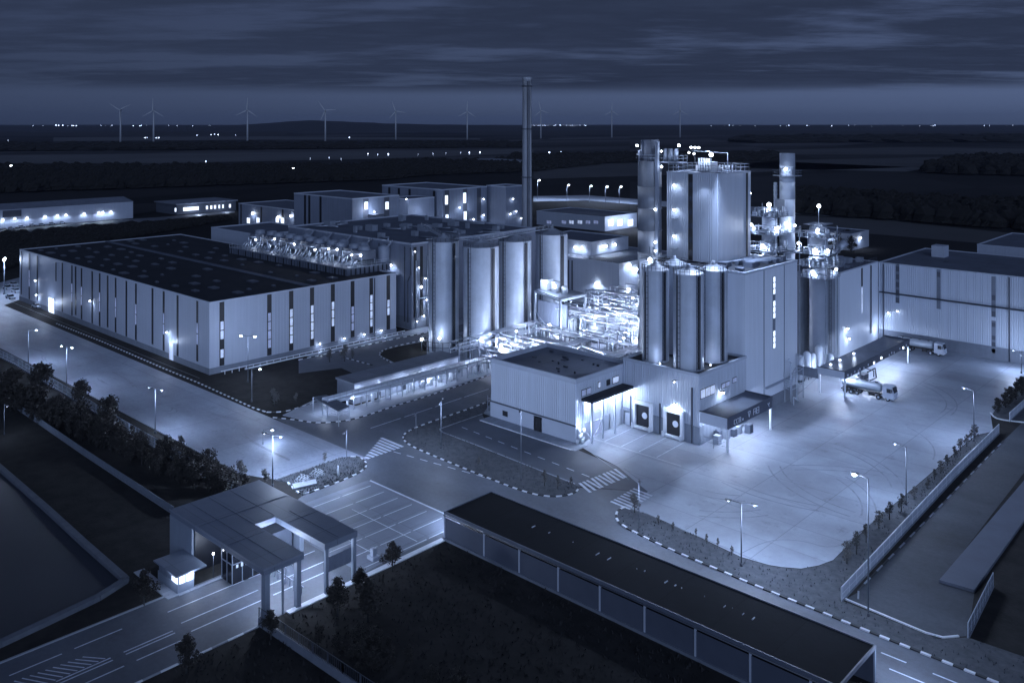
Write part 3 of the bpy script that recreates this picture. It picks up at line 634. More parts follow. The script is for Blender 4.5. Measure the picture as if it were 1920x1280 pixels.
for px in (1145, 1162, 1182): pwin(b6, 'X', -299, px-5, px+5, 411, 424, 'windowhot', 'trim', 'door')
light(b6, (-293, 402, 5), 5000, LW); light(b6, (-293, 415, 5), 5000, LW)
c3, _ = bldg('control_building', 'plain pale control building with a terrace roof above the bright pipework', -212, 226, -165.5, 260, 16, 'wall', 'roofpale', .3)
for px in (1066, 1073): x = XonY(px, 226); MB().box(x-.3, 225.9, 1, x+.3, 226, 15).build('downpipe', M['darkmetal'], c3)
wall_lamp(c3, (XonY(1121,226), 226, 9.0), 2600, (0,-1,0), .45)
for px, py in ((1177,495),(1176,540),(1190,503)):
    y = YonX(px, -165.5); wall_lamp(c3, (-165.5, y, Zat(-165.5, y, py)), 2200, (1,0,0), .45)
c2, _ = bldg('penthouse', 'small penthouse storey with two round floodlit patches on the terrace roof', -208, 233, -182, 254, 20.6, 'wall', 'roofgrey', .4, 0, z0=16)
for px in (1081, 1093): wall_lamp(c2, (XonY(px,233), 233, 18.6), 900, (0,-1,0), .4)
for px in (1127, 1133, 1150): y = YonX(px, -182); wall_lamp(c2, (-182, y, 18.8), 800, (1,0,0), .4)
rl = MB(); railing(rl, [(-212,226.2,16),(-165.8,226.2,16),(-165.8,250,16)], 1.1, 2.4); rl.build('railing', M['steel'], c3)
d1, _ = bldg('far_store', 'low pale store with one wall lamp behind the right process towers', -190, 415, -168, 436, 8, 'wall', 'roofgrey', .4, 0)
wall_lamp(d1, (XonY(1563,415), 415, 6), 2600, (0,-1,0), .5); wall_lamp(d1, (-168, 424, 5.5), 1500, (1,0,0), .4)
# tall slim chimney
ch = thing('chimney', 'tall slim concrete chimney rising above the horizon', 'chimney', (-221.6, 244.6, 0))
MB().lathe((-221.6,244.6,0), [(2.15,0),(2.0,20),(1.75,50),(1.6,76.4),(1.75,76.5),(1.75,77.6),(1.2,77.6),(1.2,76)], 28).build('shaft', M['chimney'], ch)
for z_ in (40, 58, 74): MB().lathe((-221.6,244.6,z_), [(1.75,0),(2.1,0),(2.1,.35),(1.75,.35)], 28).build('ring', M['darkmetal'], ch)
lb = MB(); lb.box(-219.8, 242.8, 2, -219.6, 243.0, 76); lb.box(-219.4, 243.2, 2, -219.2, 243.4, 76)
lb.build('ladder', M['darkmetal'], ch)
# far left sheds
lf = thing('far_shed', 'long pale shed with a row of wall lamps at the far left edge', 'building', (-577, 190, 0))
MB().box(-592, 120, 0, -562, 245, 10.6).build('wall', M['wall'], lf)
MB().add([(-562.0+.3,119.7,10.6),(-562+.3,245.3,10.6),(-577,245.3,13),(-577,119.7,13),(-592.3,119.7,10.6),(-592.3,245.3,10.6)], [(0,1,2,3),(3,2,5,4),(0,3,4),(1,5,2)]).build('roof', M['roofpale'], lf)
for px in (5, 27, 50, 84, 107, 123, 157, 185, 192, 207):
    y = YonX(px, -562); wall_lamp(lf, (-562, y, 5.2), 1500, (1,0,0), .38)
MB().box(-562, YonX(5,-562), 6.2, -561.8, YonX(40,-562), 10).build('loading_door', M['walldark'], lf)
lf2 = thing('far_shed', 'small dark flat roofed shed with lit windows beyond the warehouse', 'building', (-575, 293, 0))
MB().box(-590, 273, 0, -560, 316, 6.6).build('wall', M['walldark'], lf2); MB().box(-591, 272, 6.6, -559, 317, 7.3).build('roof', M['roofpale'], lf2)
for px, wd_ in ((329,1.5),(350,7),(357,6),(366,7),(388,2),(396,2),(403,2),(411,1.5),(418,1.5),(431,2)):
    y = YonX(px, -560); MB().box(-560, y-wd_*.35, 2.2, -559.85, y+wd_*.35, 4.6).build('window', M['windowhot'], lf2)
light(lf2, (-553, 285, 3), 2600, LW); light(lf2, (-553, 305, 3), 1500, LW)
lf3 = thing('far_shed', 'tiny far shed with lit wall among the dark woods left of the chimney', 'building', (-470, 700, 0))
p_ = G(945, 312); MB().box(p_.x-40, p_.y-12, 0, p_.x+38, p_.y+14, 9).build('wall', M['wall'], lf3); MB().box(p_.x-42, p_.y-14, 9, p_.x+40, p_.y+16, 10).build('roof', M['roofpale'], lf3)
for k in range(9): MB().box(p_.x-36+k*8, p_.y-12.2, 2, p_.x-33+k*8, p_.y-12, 6).build('window', M['window'], lf3)
# ------------------------------------------------------------------ small works block, its extension and the tall block
sb, _ = building('works_building', 'low ribbed works building with a sunken grey roof in front of the pipework', -126.8, 129, -104.5, 146.5, 12, 'wallrib', 'roofgrey', .9, 0)
MB().box(-126.9, 128.88, 0, -104.4, 129, 3.1).build('base_wall', M['trim'], sb); MB().box(-126.95, 128.8, 3.1, -104.35, 129, 3.35).build('band', M['darkmetal'], sb)
MB().box(-104.5, 129, 0, -104.38, 144, 3.1).build('base_wall', M['trim'], sb)
door(sb, 'Y', XonY(1009,129), 129, 1.6, 2.6, 'black'); pwin(sb, 'Y', 128.9, 942, 953, 769, 781, 'black', 'trim', 'vent')
for a_, b_, c_, d_, m_ in ((1090,1108,728,741,'windowdim'),(1121,1126,715,727,'window'),(1137,1144,711,722,'black'),(1148,1160,705,718,'window')): pwin(sb, 'X', -104.5, a_, b_, c_, d_, m_)
rt = MB()
for k in range(16): x = rnd.uniform(-124, -108); y = rnd.uniform(131.5, 144); s_ = rnd.uniform(.15, .6); MB().box(x-s_, y-s_*.5, 11.1, x+s_, y+s_*.5, 11.2+rnd.uniform(.1, .5)).build('roof_fitting', M['darkmetal'], sb)
for z_ in range(5): pass
ca = MB(); ca.box(-129.3,130,0,-128.2,131.2,.1); 
for zz in (0,1,2,3): ca.bar((-129,130.2,zz*.9+.4),(-127.2,130.2,zz*.9+.4),.08); ca.bar((-129,131.2,zz*.9+.4),(-127.2,131.2,zz*.9+.4),.08)
for xx in (-129,-127.3):
    for yy in (130.2,131.2): ca.bar((xx,yy,0),(xx,yy,3.6),.09)
tag(ca.build('pipe_stand', M['steel'], None, (-128.2,130.7,0)), 'small open steel stand at the left corner of the works building', 'stand')
ext, _ = building('silo_building', 'pale loading building with two black dock doors below the front silos', -104.5, 144, -87, 162, 13.3, 'wallrib', 'roofdark', .5, 0)
MB().box(-104.4, 143.88, 0, -86.9, 144, 3.4).build('base_wall', M['plinth2'], ext); MB().box(-87, 144, 0, -86.88, 162, 3.4).build('base_wall', M['plinth2'], ext)
for (a_, b_) in ((1195, 1221), (1252, 1279)):
    x0_, x1_ = XonY(a_, 144), XonY(b_, 144); b = MB()
    b.box(x0_-.55, 143.2, .7, x0_, 143.9, 5.0); b.box(x1_, 143.2, .7, x1_+.55, 143.9, 5.0); b.box(x0_-.55, 143.2, 5.0, x1_+.55, 143.9, 5.7); b.box(x0_-.55, 143.0, .3, x1_+.55, 143.9, .7)
    dd_ = b.build('dock_door', M['white'], ext)
    MB().box(x0_, 143.7, .7, x1_, 143.85, 5.0).build('curtain', M['black'], dd_)
    b = MB(); cx_ = (x0_*.4+x1_*.6); b.cyl((cx_, 143.7, 2.9), (cx_, 143.62, 2.9), .62, .62, 14, smooth=False); b.build('sign_disc', M['white'], dd_)
    b = MB(); b.box(x0_-.5, 142.6, .3, x0_-.2, 143, 1.3); b.box(x1_+.2, 142.6, .3, x1_+.5, 143, 1.3); b.build('bumper', M['white'], dd_)
wall_lamp(ext, (XonY(1268,144), 144, 6.8), 1500, (0,-1,0), .32); wall_lamp(ext, (XonY(1268,144), 144, 11.2), 0, (0,-1,0), .12)
for px in (1298, 1238, 1183): x = XonY(px, 144); MB().box(x-.1, 143.75, .1, x+.1, 144, 10.5 if px == 1298 else 6).build('downpipe', M['darkmetal'], ext)
door(ext, 'Y', XonY(1177,144), 144, 1.2, 2.4, 'trim')
for a_, b_, c_, d_, m_ in ((1313,1340,725,743,'window'),(1352,1368,716,726,'windowdim'),(1373,1381,707,717,'windowdim')): pwin(ext, 'X', -87, a_, b_, c_, d_, m_)
wall_lamp(ext, (-87, YonX(1349,-87), 8.6), 700, (1,0,0), .3)
# door recess at the right wall of the works building: floodlit
door(sb, 'X', 141.3, -104.5, 3.4, 4.6, 'doorpale', fr='white'); door(sb, 'X', 135.5, -104.5, 3.2, 4.4, 'windowdim')
ck = thing('canopy', 'flat dark canopy on thin posts along the side door of the works building', 'canopy', (-103.8, 137.4, 0))
MB().box(-105, 130.7, 7.6, -101.9, 144.6, 8.1).build('roof', M['roofdark'], ck)
for (x, y) in ((-102.2,131),(-104.2,131),(-102.2,134.4),(-102.2,138.2)): MB().box(x-.16, y-.16, 0, x+.16, y+.16, 7.6).build('post', M['trim'], ck)
b = MB(); b.bar((-102.2,131,4),(-102.2,134.4,4),.12); b.bar((-102.2,131,0.3),(-102.2,134.4,4),.12); b.bar((-104.2,131,2.6),(-102.2,131,.5),.12); b.build('brace', M['trim'], ck)
for y in (132.6, 137, 141.5): MB().box(-103.9, y-.5, 7.4, -103.1, y+.5, 7.58).build('lamp_panel', M['bulb'], ck); light(ck, (-103.2, y, 7.0), 1500, LW)
# large front canopy with lettering on the dark fascia
def canopy(label, x0, x1, y0, y1, z1, drop, posts, marks, lamps, pw, grp=None, roofm='roofgrey'):
    t = thing('canopy', label, 'canopy', ((x0+x1)/2, (y0+y1)/2, 0), grp)
    MB().box(x0, y0, z1-.35, x1-.2, y1, z1-.12).build('roof', M[roofm], t)
    b = MB(); b.box(x1-.2, y0, z1-drop, x1, y1, z1+.12); b.box(x0, y1, z1-.7, x1, y1+.2, z1+.12); fa = b.build('fascia', M['fascia'], t)
    MB().box(x0, y0-.15, z1-drop, x1-.2, y0, z1).build('side_panel', M['trim'], t); MB().box(x0, y0-.25, z1, x1, y0+.05, z1+.12).build('edge', M['black'], t)
    for (x, y) in posts: MB().box(x-.17, y-.17, 0, x+.17, y+.17, z1-drop+.05).build('post', M['white'], t)
    if marks: marks(fa, x1)
    for (x, y) in lamps: MB().box(x-.25, y-.9, z1-.5, x+.25, y+.9, z1-.37).build('lamp_panel', M['bulb'], t); light(t, (x, y, z1-.9), pw, LW, .5)
    return t
def seg(mb, X_, y, z_, s_, code):     # small block letters drawn with strokes on the fascia
    G_ = {'C': [((1,1),(0,1)),((0,1),(0,0)),((0,0),(1,0))], 'B': [((0,0),(0,1)),((0,1),(1,1)),((1,1),(1,0)),((1,0),(0,0)),((0,.5),(1,.5))], 'V': [((0,1),(.5,0)),((.5,0),(1,1)),((0,1),(1,1))],
          'A': [((0,0),(0,1)),((0,1),(1,1)),((1,1),(1,0)),((0,.5),(1,.5))], 'D': [((0,0),(0,1)),((0,1),(.8,.9)),((.8,.9),(.8,.1)),((.8,.1),(0,0))], 'Z': [((0,1),(.5,.5)),((.5,.5),(1,1)),((.5,.5),(1,.1))]}
    for (a_, b_) in G_[code]: mb.bar((X_, y+a_[0]*s_*.8, z_+a_[1]*s_), (X_, y+b_[0]*s_*.8, z_+b_[1]*s_), .14, .05)
def marks1(fa, X_):
    b = MB()
    for yy, code, s_ in ((146.2,'C',.8),(147.1,'C',.8),(148.0,'B',.8),(151.4,'V',1.1),(153.6,'A',1.1),(154.8,'B',1.1),(159.2,'Z',.9)): seg(b, X_+.04, yy, 4.75, s_, code)
    b.box(X_, 149.3, 4.75, X_+.05, 149.7, 5.1)
    b.build('lettering', M['white'], fa)
canopy('wide loading canopy with white marks on its dark fascia on the concrete yard', -86.9, -81, 144.1, 161.2, 6.4, 2.1, [(-81.2,144.2),(-81.2,160.9)], marks1, [(-84,148),(-84,153),(-83.5,158)], 2100)
b = MB(); railing(b, [(-86.8,144.3,0),(-81.4,144.3,0)], 1.8, 2.7, .07); tag(b.build('barrier', M['steel'], None, (-84,144.3,0)), 'thin steel barrier across the end of the front loading canopy', 'barrier')
def marks2(fa, X_):
    for k, yy in enumerate((191.5,193.4,195.3,197.3,198.2,200.5,203,206.5,211,216,217.6,219.2,223,225.4,227.4)):
        MB().cyl((X_, yy, 4.9-.25*(k % 2)), (X_+.06, yy, 4.9-.25*(k % 2)), .28, .28, 10, smooth=False).build('lamp_disc', M['tube'] if k in (7, 8, 13) else M['white'], fa)
cb = canopy('long tanker filling canopy with a dotted dark fascia in front of the right blocks', -84.6, -78.4, 190.2, 229.8, 5.9, 1.6, [(-84.3,190.4),(-78.6,190.4),(-78.6,229.3),(-84.3,229.3)], marks2, [(-80.5,193),(-80.5,201),(-80.5,209),(-80.5,217),(-80.5,225)], 2600, roofm='roofwet')
MB().box(-92.8, 190.0, 3.3, -84.6, 190.3, 5.4).build('side_wing', M['plinth'], cb)
for y in (194, 199, 207): MB().box(-83.5, y-.15, 5.76, -83.1, y+.15, 6.0).build('roof_lamp', M['tube'], cb); light(cb, (-83.2, y, 7.1), 110, LW)
# tall block, tower
blk, _ = building('silo_block', 'big smooth pale block with one lit vertical window strip beside the front silos', -113, 162, -87.3, 185.6, 30, 'wallpale', 'roofdark', .5, 0)
y = YonX(1451, -87.3); z1_, z0_ = Zat(-87.3, y, 518), Zat(-87.3, y, 653)
b = MB().box(-87.3, y-.55, z0_, -87.22, y+.55, z1_).build('window_strip', M['plinth'], blk); g = MB()
nn = 12
for k in range(nn):
    if k in (3, 8, 4): continue
    zz = z0_+(z1_-z0_)*k/nn; g.box(-87.24, y-.4, zz+.1, -87.16, y+.4, zz+(z1_-z0_)/nn-.12)
g.build('pane', M['windowhot'], b)
MB().box(-87.3, 162, 0, -87.15, 185.7, 2.6).build('plinth', M['plinth'], blk); MB().box(-87.35, 170, 4.8, -86.6, 182, 5.0).build('ledge', M['steel'], blk)
for px in (1432, 1470): y = YonX(px, -87.3); MB().box(-87.3, y-.08, 2.6, -87.15, y+.08, 29.5).build('seam', M['plinth2'], blk)
rt = MB(); 
for k in range(22):
    x = rnd.uniform(-96, -89.5); y = rnd.uniform(163.5, 184); s_ = rnd.uniform(.3, 1.3); MB().box(x-s_, y-s_, 29.5, x+s_, y+s_, 29.9+rnd.uniform(.1, .9)).build('roof_unit', M['roofgrey'], blk)
for k in range(5): MB().path([(-97, 172+k*2, 30), (-94, 172.5+k*2, 30.6), (-89, 175+k*1.5, 30.6)], .18).build('roof_pipe', M['steel2'], blk)
rl = MB(); railing(rl, [(-113,162.2,30),(-104,162.2,30)], 1.1, 2); rl.build('railing', M['steel'], blk)
for px, py in ((1222,490),): wall_lamp(blk, (XonY(px,162), 162, 30.6), 900, (0,-1,0), .4)
tw, _ = building('tower', 'tall ribbed tower with a dark central slot and bracket lamps above the silo block', -110.2, 168.6, -97.3, 183.2, 49.4, 'wallrib', 'roofpale', .3, 0, z0=29.9)
x = XonY(1295, 168.6); MB().box(x-.55, 168.5, 30, x+.55, 168.6, 49.0).build('window_strip', M['black'], tw)
for k in range(6): MB().box(x-.4, 168.44, 31+k*3, x+.4, 168.6, 32.2+k*3).build('pane', M['windowcold'], tw)
MB().box(-97.3, 181.0, 30, -97.15, 181.7, 49).build('window_strip', M['black'], tw); MB().box(-97.3, 168.62, 30, -97.2, 168.8, 49.2).build('corner_trim', M['trim'], tw)
for py, pw in ((345, 300), (391, 240), (440, 240)):
    x = XonY(1267, 168.6); wall_lamp(tw, (x, 168.6, Zat(x, 168.6, py)), pw, (0,-1,0), .26)
b = MB()
for py in (410, 466): x = XonY(1267, 168.6); z_ = Zat(x, 168.6, py); b.box(x-.7, 167.2, z_, x+.7, 168.6, z_+.15)
b.build('bracket', M['steel'], tw)
rl = MB(); railing(rl, [(-110,168.9,49.4),(-97.6,168.9,49.4),(-97.6,183,49.4),(-110,183,49.4),(-110,168.9,49.4)], 1.6, 1.8, .09); rl.build('railing', M['steel'], tw)
MB().box(-104.6,173,49.2,-101.6,176,51.6).build('roof_unit', M['white'], tw); MB().box(-108.5,178,49.2,-104,181.5,50.4).build('roof_unit', M['white'], tw)
for k in range(5): MB().cyl((-104.4+k*.65,172.7,49.3),(-104.4+k*.65,172.7,52.4),.22,.22,8).build('vent_pipe', M['white'], tw)
for k in range(6): MB().cyl((-103+k*.8,178,49.3),(-103+k*.8,178,50.8),.15,.15,6).build('vent_pipe', M['white'], tw)
ml = MB(); ml.bar((-100.6,171.5,49.3),(-100.6,171.5,53.2),.14); ml.bar((-98.8,175.5,49.3),(-98.8,175.5,53.6),.16); ml.bar((-98.8,175.5,53.6),(-108,175.5,53.9),.12); mo = ml.build('lamp_mast', M['steel'], tw)
MB().ball((-100.6,171.5,53.3),.42,6).build('bulb', M['bulb'], mo)
for p_ in ((-106.5,174,53.3),(-107.8,174,53.5)): MB().ball(p_,.2,6).build('bulb', M['bulb'], mo)
light(tw, (-100.4,170.5,54.6), 2300, LW, .4); light(tw, (-104,176,54), 2600, LW, .4)
light(tw, (-95.6,166.2,53.2), 130000, LC, 1.2, 130, (-58,148,0), .8); light(tw, (-100.4,166.6,47.0), 620, LW, .3, 120, (-100.4,168.6,38), .9)
hm = thing('light_mast', 'thin mast with two lamps standing behind the tower', 'mast', (-116, 190, 0))
MB().cyl((-116,190,0),(-116,190,54),.14,.1,8).build('pole', M['darkmetal'], hm); MB().bar((-117.2,190,54),(-114.8,190,54),.2).build('arm', M['darkmetal'], hm)
for dx in (-1.1, 0, 1.1): MB().ball((-116+dx,190,54.2),.26,6).build('bulb', M['bulb'], hm)
light(hm, (-116,190,55.2), 1500, LW)
# ------------------------------------------------------------------ silos
def silo(label, c, r, z0, z1, group, m_='silo', lad=1, seams=6, panel=True, cone=.9, rail=True):
    cone *= 1.7; t = thing('silo', label, 'silo', (c[0], c[1], z0), group); x, y = c
    H = z1-z0; b = MB(); b.lathe((x, y, z0), [(r, 0), (r, H)], 56)
    for k in list(range(1, seams))+[seams]:
        zz = H*k/seams-(.15 if k == seams else 0); b.lathe((x, y, z0+zz), [(r+.002, -.05), (r+.035, -.05), (r+.035, .05), (r+.002, .05)], 40, 0, False)
    b.build('shell', M[m_], t)
    MB().lathe((x, y, z1), [(r*1.02, 0), (r*.5, cone*.5), (.35, cone), (.35, cone+.5), (.01, cone+.5)], 32).build('roof', M['roofgrey'] if m_ != 'silo' else M['silotop'], t)
    ang = math.atan2(-y, -x)                       # ladder and cable tray on the road side
    for s_, rr, wd in ((-.68, r+.12, .42), (.62, r+.12, .3))[:1+lad]:
        a_ = ang+s_; px_, py_ = x+math.cos(a_)*rr, y+math.sin(a_)*rr; b = MB()
        ux, uy = -math.sin(a_), math.cos(a_)
        for q in (-1, 1): b.bar((px_+ux*wd*q, py_+uy*wd*q, z0+.3), (px_+ux*wd*q, py_+uy*wd*q, z1+.8), .09)
        nR = int(H/1.1)
        for k in range(nR): zz = z0+.6+k*1.1; b.bar((px_-ux*wd, py_-uy*wd, zz), (px_+ux*wd, py_+uy*wd, zz), .07)
        b.build('ladder', M['darkmetal'], t)
    if panel:
        for a0_, a1_ in ((-.86, -.60), (.74, .84)):
            b = MB(); vs = []
            for q_ in range(6):
                a_ = ang-(a0_+(a1_-a0_)*q_/5); rr = r+.06; vs += [(x+math.cos(a_)*rr, y+math.sin(a_)*rr, z0+.4), (x+math.cos(a_)*rr, y+math.sin(a_)*rr, z1-.3)]
            b.add(vs, [(2*q_, 2*q_+1, 2*q_+3, 2*q_+2) for q_ in range(5)]).build('dark_strip', M['black'], t)
    if rail:
        b = MB(); n = 20; pts = [(x+math.cos(2*math.pi*k/n)*r, y+math.sin(2*math.pi*k/n)*r, z1) for k in range(n+1)]
        railing(b, pts, 1.0, 3, .06); b.build('railing', M['darkmetal'], t)
    return t
SG = 'tall round silos in the row behind the pump house'
silo('left silo of the tall row, its foot ringed by a steel cage', (-173.7,158.7), 4.0, 0, 29, SG)
silo('second silo of the tall row with a small lit platform at its foot', (-161.8,160.9), 4.6, 0, 28.6, SG)
silo('third silo of the tall row with a pale sector on its cone roof', (-164.8,177.0), 4.5, 0, 28.2, SG)
silo('rightmost silo of the tall row standing farthest back beside the pipework', (-166.5,194.5), 4.6, 0, 28.3, SG, rail=False, cone=1.0)
SF = 'slim silos standing on the loading building roof'
silo('left front silo on the loading building roof', (-99.7,148.4), 2.7, 12.85, 31, SF, seams=5, cone=.7)
silo('nearest front silo over the dock doors on the loading building roof', (-91.6,147.7), 2.95, 12.85, 31.3, SF, seams=5, cone=.7)
silo('right front silo partly behind the nearest one against the big block', (-91.2,156.2), 2.85, 12.85, 31, SF, seams=5, cone=.7)
silo('rear front silo tucked behind the left one on the same roof', (-100.5,156.6), 2.8, 12.85, 31, SF, seams=5, cone=.7)
for x, y in ((-96.3,145.6),(-88.6,151.5)):
    wl = wall_lamp(ext, (x, y, 13.6), 0, (0,-1,0), .12); light(ext, (x, y-.9, 14.2), 260, LW, .15)
SR = 'weathered silos between the block and the right hall'
silo('left weathered silo right beside the big pale block', (-99.6,213.5), 3.1, 2, 23, SR, 'silod', 1, 4, False, .5)
silo('right weathered silo touching the square hall by the tanker canopy', (-96.2,219.0), 3.1, 2, 23, SR, 'silod', 1, 4, False, .5)
b = MB(); 
for p, q in (((-173.7,158.7),(-161.8,160.9)),((-161.8,160.9),(-164.8,177)),((-164.8,177),(-166.5,194.5)),((-173.7,158.7),(-197,172))):
    p = Vector((*p,29.8)); q = Vector((*q,29.8)); b.bar(p, q, 1.3, .12); u = (q-p).normalized(); u = Vector((-u.y,u.x,0))*.65
    for s_ in (-1,1): railing(b, [p+u*s_, q+u*s_], 1.0, 2.2, .06)
tag(b.build('roof_walkway', M['steel'], None, (-165,172,29.8)), 'railed steel walkways linking the tops of the four tall silos', 'walkway')
b = MB()
for z_ in (1.4, 2.9):
    n = 16; pts = [(-173.7+math.cos(2*math.pi*k/n)*5.4, 158.7+math.sin(2*math.pi*k/n)*5.4, 0) for k in range(n+1)]
railing(b, pts, 3.0, 2.0, .12); tag(b.build('cage', M['darkmetal'], None, (-173.7,158.7,0)), 'dark steel ring cage around the foot of the left tall silo', 'cage')
for (x, y, z_, pw) in ((-170.2,154.0,4.2,420),(-157.6,157.0,4.6,480),(-159.5,172.0,4.8,420),(-161.4,190,5,600),(-176.5,153.4,3,400)):
    t = thing('bulkhead_lamp', {-170.2:'bright lamp on a short post at the foot of the left tall silo',-157.6:'bright lamp on a short post at the foot of the second tall silo',-159.5:'bright lamp on a short post below the third tall silo',-161.4:'bright lamp on a short post below the rightmost tall silo',-176.5:'small lamp post left of the tall silo row'}[x], 'lamp', (x, y, 0), 'post lamps at the feet of the silos')
    MB().cyl((x,y,0),(x,y,z_),.07,.07,6).build('post', M['steel'], t); MB().ball((x,y,z_+.2),.36,6).build('bulb', M['bulb'], t); light(t, (x+.3,y-.4,z_+1.0), pw, LW)
# lit platform between the silos
b = thing('platform', 'small railed platform with pumps at the foot of the second tall silo', 'platform', (-157.5,157,0))
MB().box(-160,155.6,3.4,-152,159,3.6).build('deck', M['steel'], b); q = MB(); railing(q, [(-160,155.6,3.6),(-152,155.6,3.6),(-152,159,3.6)], 1.1, 1.2, .07); q.build('railing', M['steel'], b)
for (x, y) in ((-159.8,155.8),(-152.2,155.8),(-152.2,158.8)): MB().bar((x,y,0),(x,y,3.4),.2).build('leg', M['steel'], b)
q = MB(); q.box(-158.5,156.5,3.6,-157,158,5); q.cyl((-155.5,157.3,3.6),(-155.5,157.3,5.6),.6,.6,12); q.build('pump', M['white'], b)
# dark slim silo with head gear left of the tower
t = thing('dark_silo', 'tall dark riveted silo topped by machinery left of the tower', 'silo', (-116.8,171.5,0)); x, y = -116.8, 171.5
prof = [(2.75,0)]
for k in range(1, 10): zz = 50.6*k/10; prof += [(2.75,zz-.1),(2.86,zz-.1),(2.86,zz+.1),(2.75,zz+.1)]
MB().lathe((x,y,0), prof+[(2.75,51.4),(.1,51.4)], 32).build('shell', M['silod'], t)
q = MB(); q.box(x-1.3,y-1.6,51.4,x+1.5,y+1.6,56.4); q.box(x-1.9,y-2,51.4,x-1.3,y+2,54); q.cyl((x+1.5,y,52),(x+2.4,y,54.6),.5,.5,10); q.cyl((x-1,y-1.7,52),(x-1,y-1.7,56),.25,.25,8); q.build('head_house', M['walldark2'], t)
q = MB(); railing(q, [(x+math.cos(a_)*3.1, y+math.sin(a_)*3.1, 51.4) for a_ in [2*math.pi*k/12 for k in range(13)]], 1.5, 3, .09); q.build('railing', M['steel'], t)
q = MB(); q.box(x+2.5,y-1.6,30,x+3.3,y-.9,56); q.build('cable_duct', M['trim2'], t)
q = MB(); q.box(x+3.0,y-1,51.2,x+8.6,y+2.4,51.45); railing(q, [(x+3,y-1,51.4),(x+8.6,y-1,51.4),(x+8.6,y+2.4,51.4)], 1.5, 1.4, .09)
for xx in (4, 5.4, 6.8): q.cyl((x+xx,y+.6,51.4),(x+xx,y+.6,54.4),.55,.55,10)
for xx in (3.2, 5.8, 8.4): q.bar((x+xx,y-1,49.4),(x+xx,y-1,51.4),.14)
q.build('side_platform', M['steel2'], t)
for p_, r_ in (((x-2.0,y-2.2,55.0),.26),((x+8.3,y-.6,55.2),.3),((x+4,y-1.2,53.8),.2),((x+4.2,y-1.4,50.3),.26)): MB().ball(p_, r_, 6).build('bulb', M['bulb'], t)
light(t, (x+8.3,y-1.6,54.6), 450, LW); light(t, (x+4.2,y-2.2,50.8), 120, LW); light(t, (x-2.2,y-3,54), 260, LW)
for z_, pw in ((40.5, 0), (33, 90), (31, 70)): MB().ball((x+3.0,y-2.2,z_), .22, 6).build('bulb', M['bulb'], t); pw and light(t, (x+3.3,y-3,z_), pw, LW)
# ------------------------------------------------------------------ right side buildings
h2, _ = building('square_hall', 'narrow smooth hall with a thin lit slot between the weathered silos and right warehouse', -105, 222, -93, 247.9, 22, 'wallpale', 'roofgrey', .3, 0)
y = YonX(1616, -93); MB().box(-93, y-.45, 16.5, -92.92, y+.45, 21.4).build('window_strip', M['black'], h2); MB().box(-92.96, y-.28, 9.5, -92.88, y+.28, 16.2).build('pane', M['window'], h2)
y = YonX(1632, -93); MB().cyl((-92.8,y,3),(-92.8,y,21.5),.18,.18,8).build('downpipe', M['darkmetal'], h2)
wall_lamp(h2, (-93, YonX(1585,-93), 7.4), 500, (1,0,0), .22); wall_lamp(h2, (-93, YonX(1588,-93), 4.6), 300, (1,0,0), .2)
rl = MB(); railing(rl, [(-104.8,222.2,22),(-93.2,222.2,22),(-93.2,247.5,22)], 1.1, 2.0, .07); rl.build('railing', M['darkmetal'], h2)
b = MB()
for k in range(12): x = rnd.uniform(-103.5,-95); y = rnd.uniform(224,245); s_ = rnd.uniform(.4,1.3); MB().box(x-s_,y-s_,21.7,x+s_,y+s_,22+rnd.uniform(.3,1.4)).build('roof_unit', M['steel'], h2)
rw, rwr = building('right_warehouse', 'big ribbed warehouse with a low pipe band and dark window slots at the right edge', -92.9, 248, 60, 286, 21.8, 'wallrib', 'roofgrey', .3, 0)
for px, a_, b_ in ((1683,495,568),(1760,505,579),(1863,518,594),(1863,601,662)):
    x = XonY(px, 248); z1_, z0_ = Zat(x, 248, a_), Zat(x, 248, b_)
    f = MB().box(x-.5, 247.94, z0_, x+.5, 248, z1_).build('window_strip', M['plinth'], rw); g = MB()
    n_ = 5
    for k in range(n_):
        if rnd.random() < .6: g.box(x-.42, 247.9, z0_+(z1_-z0_)*k/n_+.1, x+.42, 247.99, z0_+(z1_-z0_)*(k+.7)/n_)
    g.build('pane', M['walldark'], f)
MB().box(-92.7, 247.9, 0, 60, 248, 3.3).build('base_wall', M['plinth'], rw)
MB().cyl((-92.5,247.6,13.6),(60,247.6,13.0),.22,.22,8).build('pipe_band', M['darkmetal'], rw)
for px in (1657, 1893): x = XonY(px, 248); MB().cyl((x,247.7,.2),(x,247.7,21.4),.16,.16,8).build('downpipe', M['darkmetal'], rw)
MB().box(-86, 270, 21.5, -82.5, 274, 24.8).build('roof_unit', M['trim'], rw)
for (x0, y0, x1, y1) in ((-80,262,-79,263),(-60,265,-59,266.2)): MB().box(x0,y0,21.5,x1,y1,21.95).build('roof_fitting', M['walldark'], rw)
for px, z_, pw in ((1667,8.4,260),(1684,9.2,90)): wall_lamp(rw, (XonY(px,248), 248, z_), pw, (0,-1,0), .18)
rw2, _ = building('rear_warehouse', 'second flat roof warehouse rising just behind the right warehouse roof', -82, 300, 60, 340, 22.6, 'wall', 'roofgrey', .3, 0)
light(rw, (-91.2, 245.5, 3.4), 500, LW)
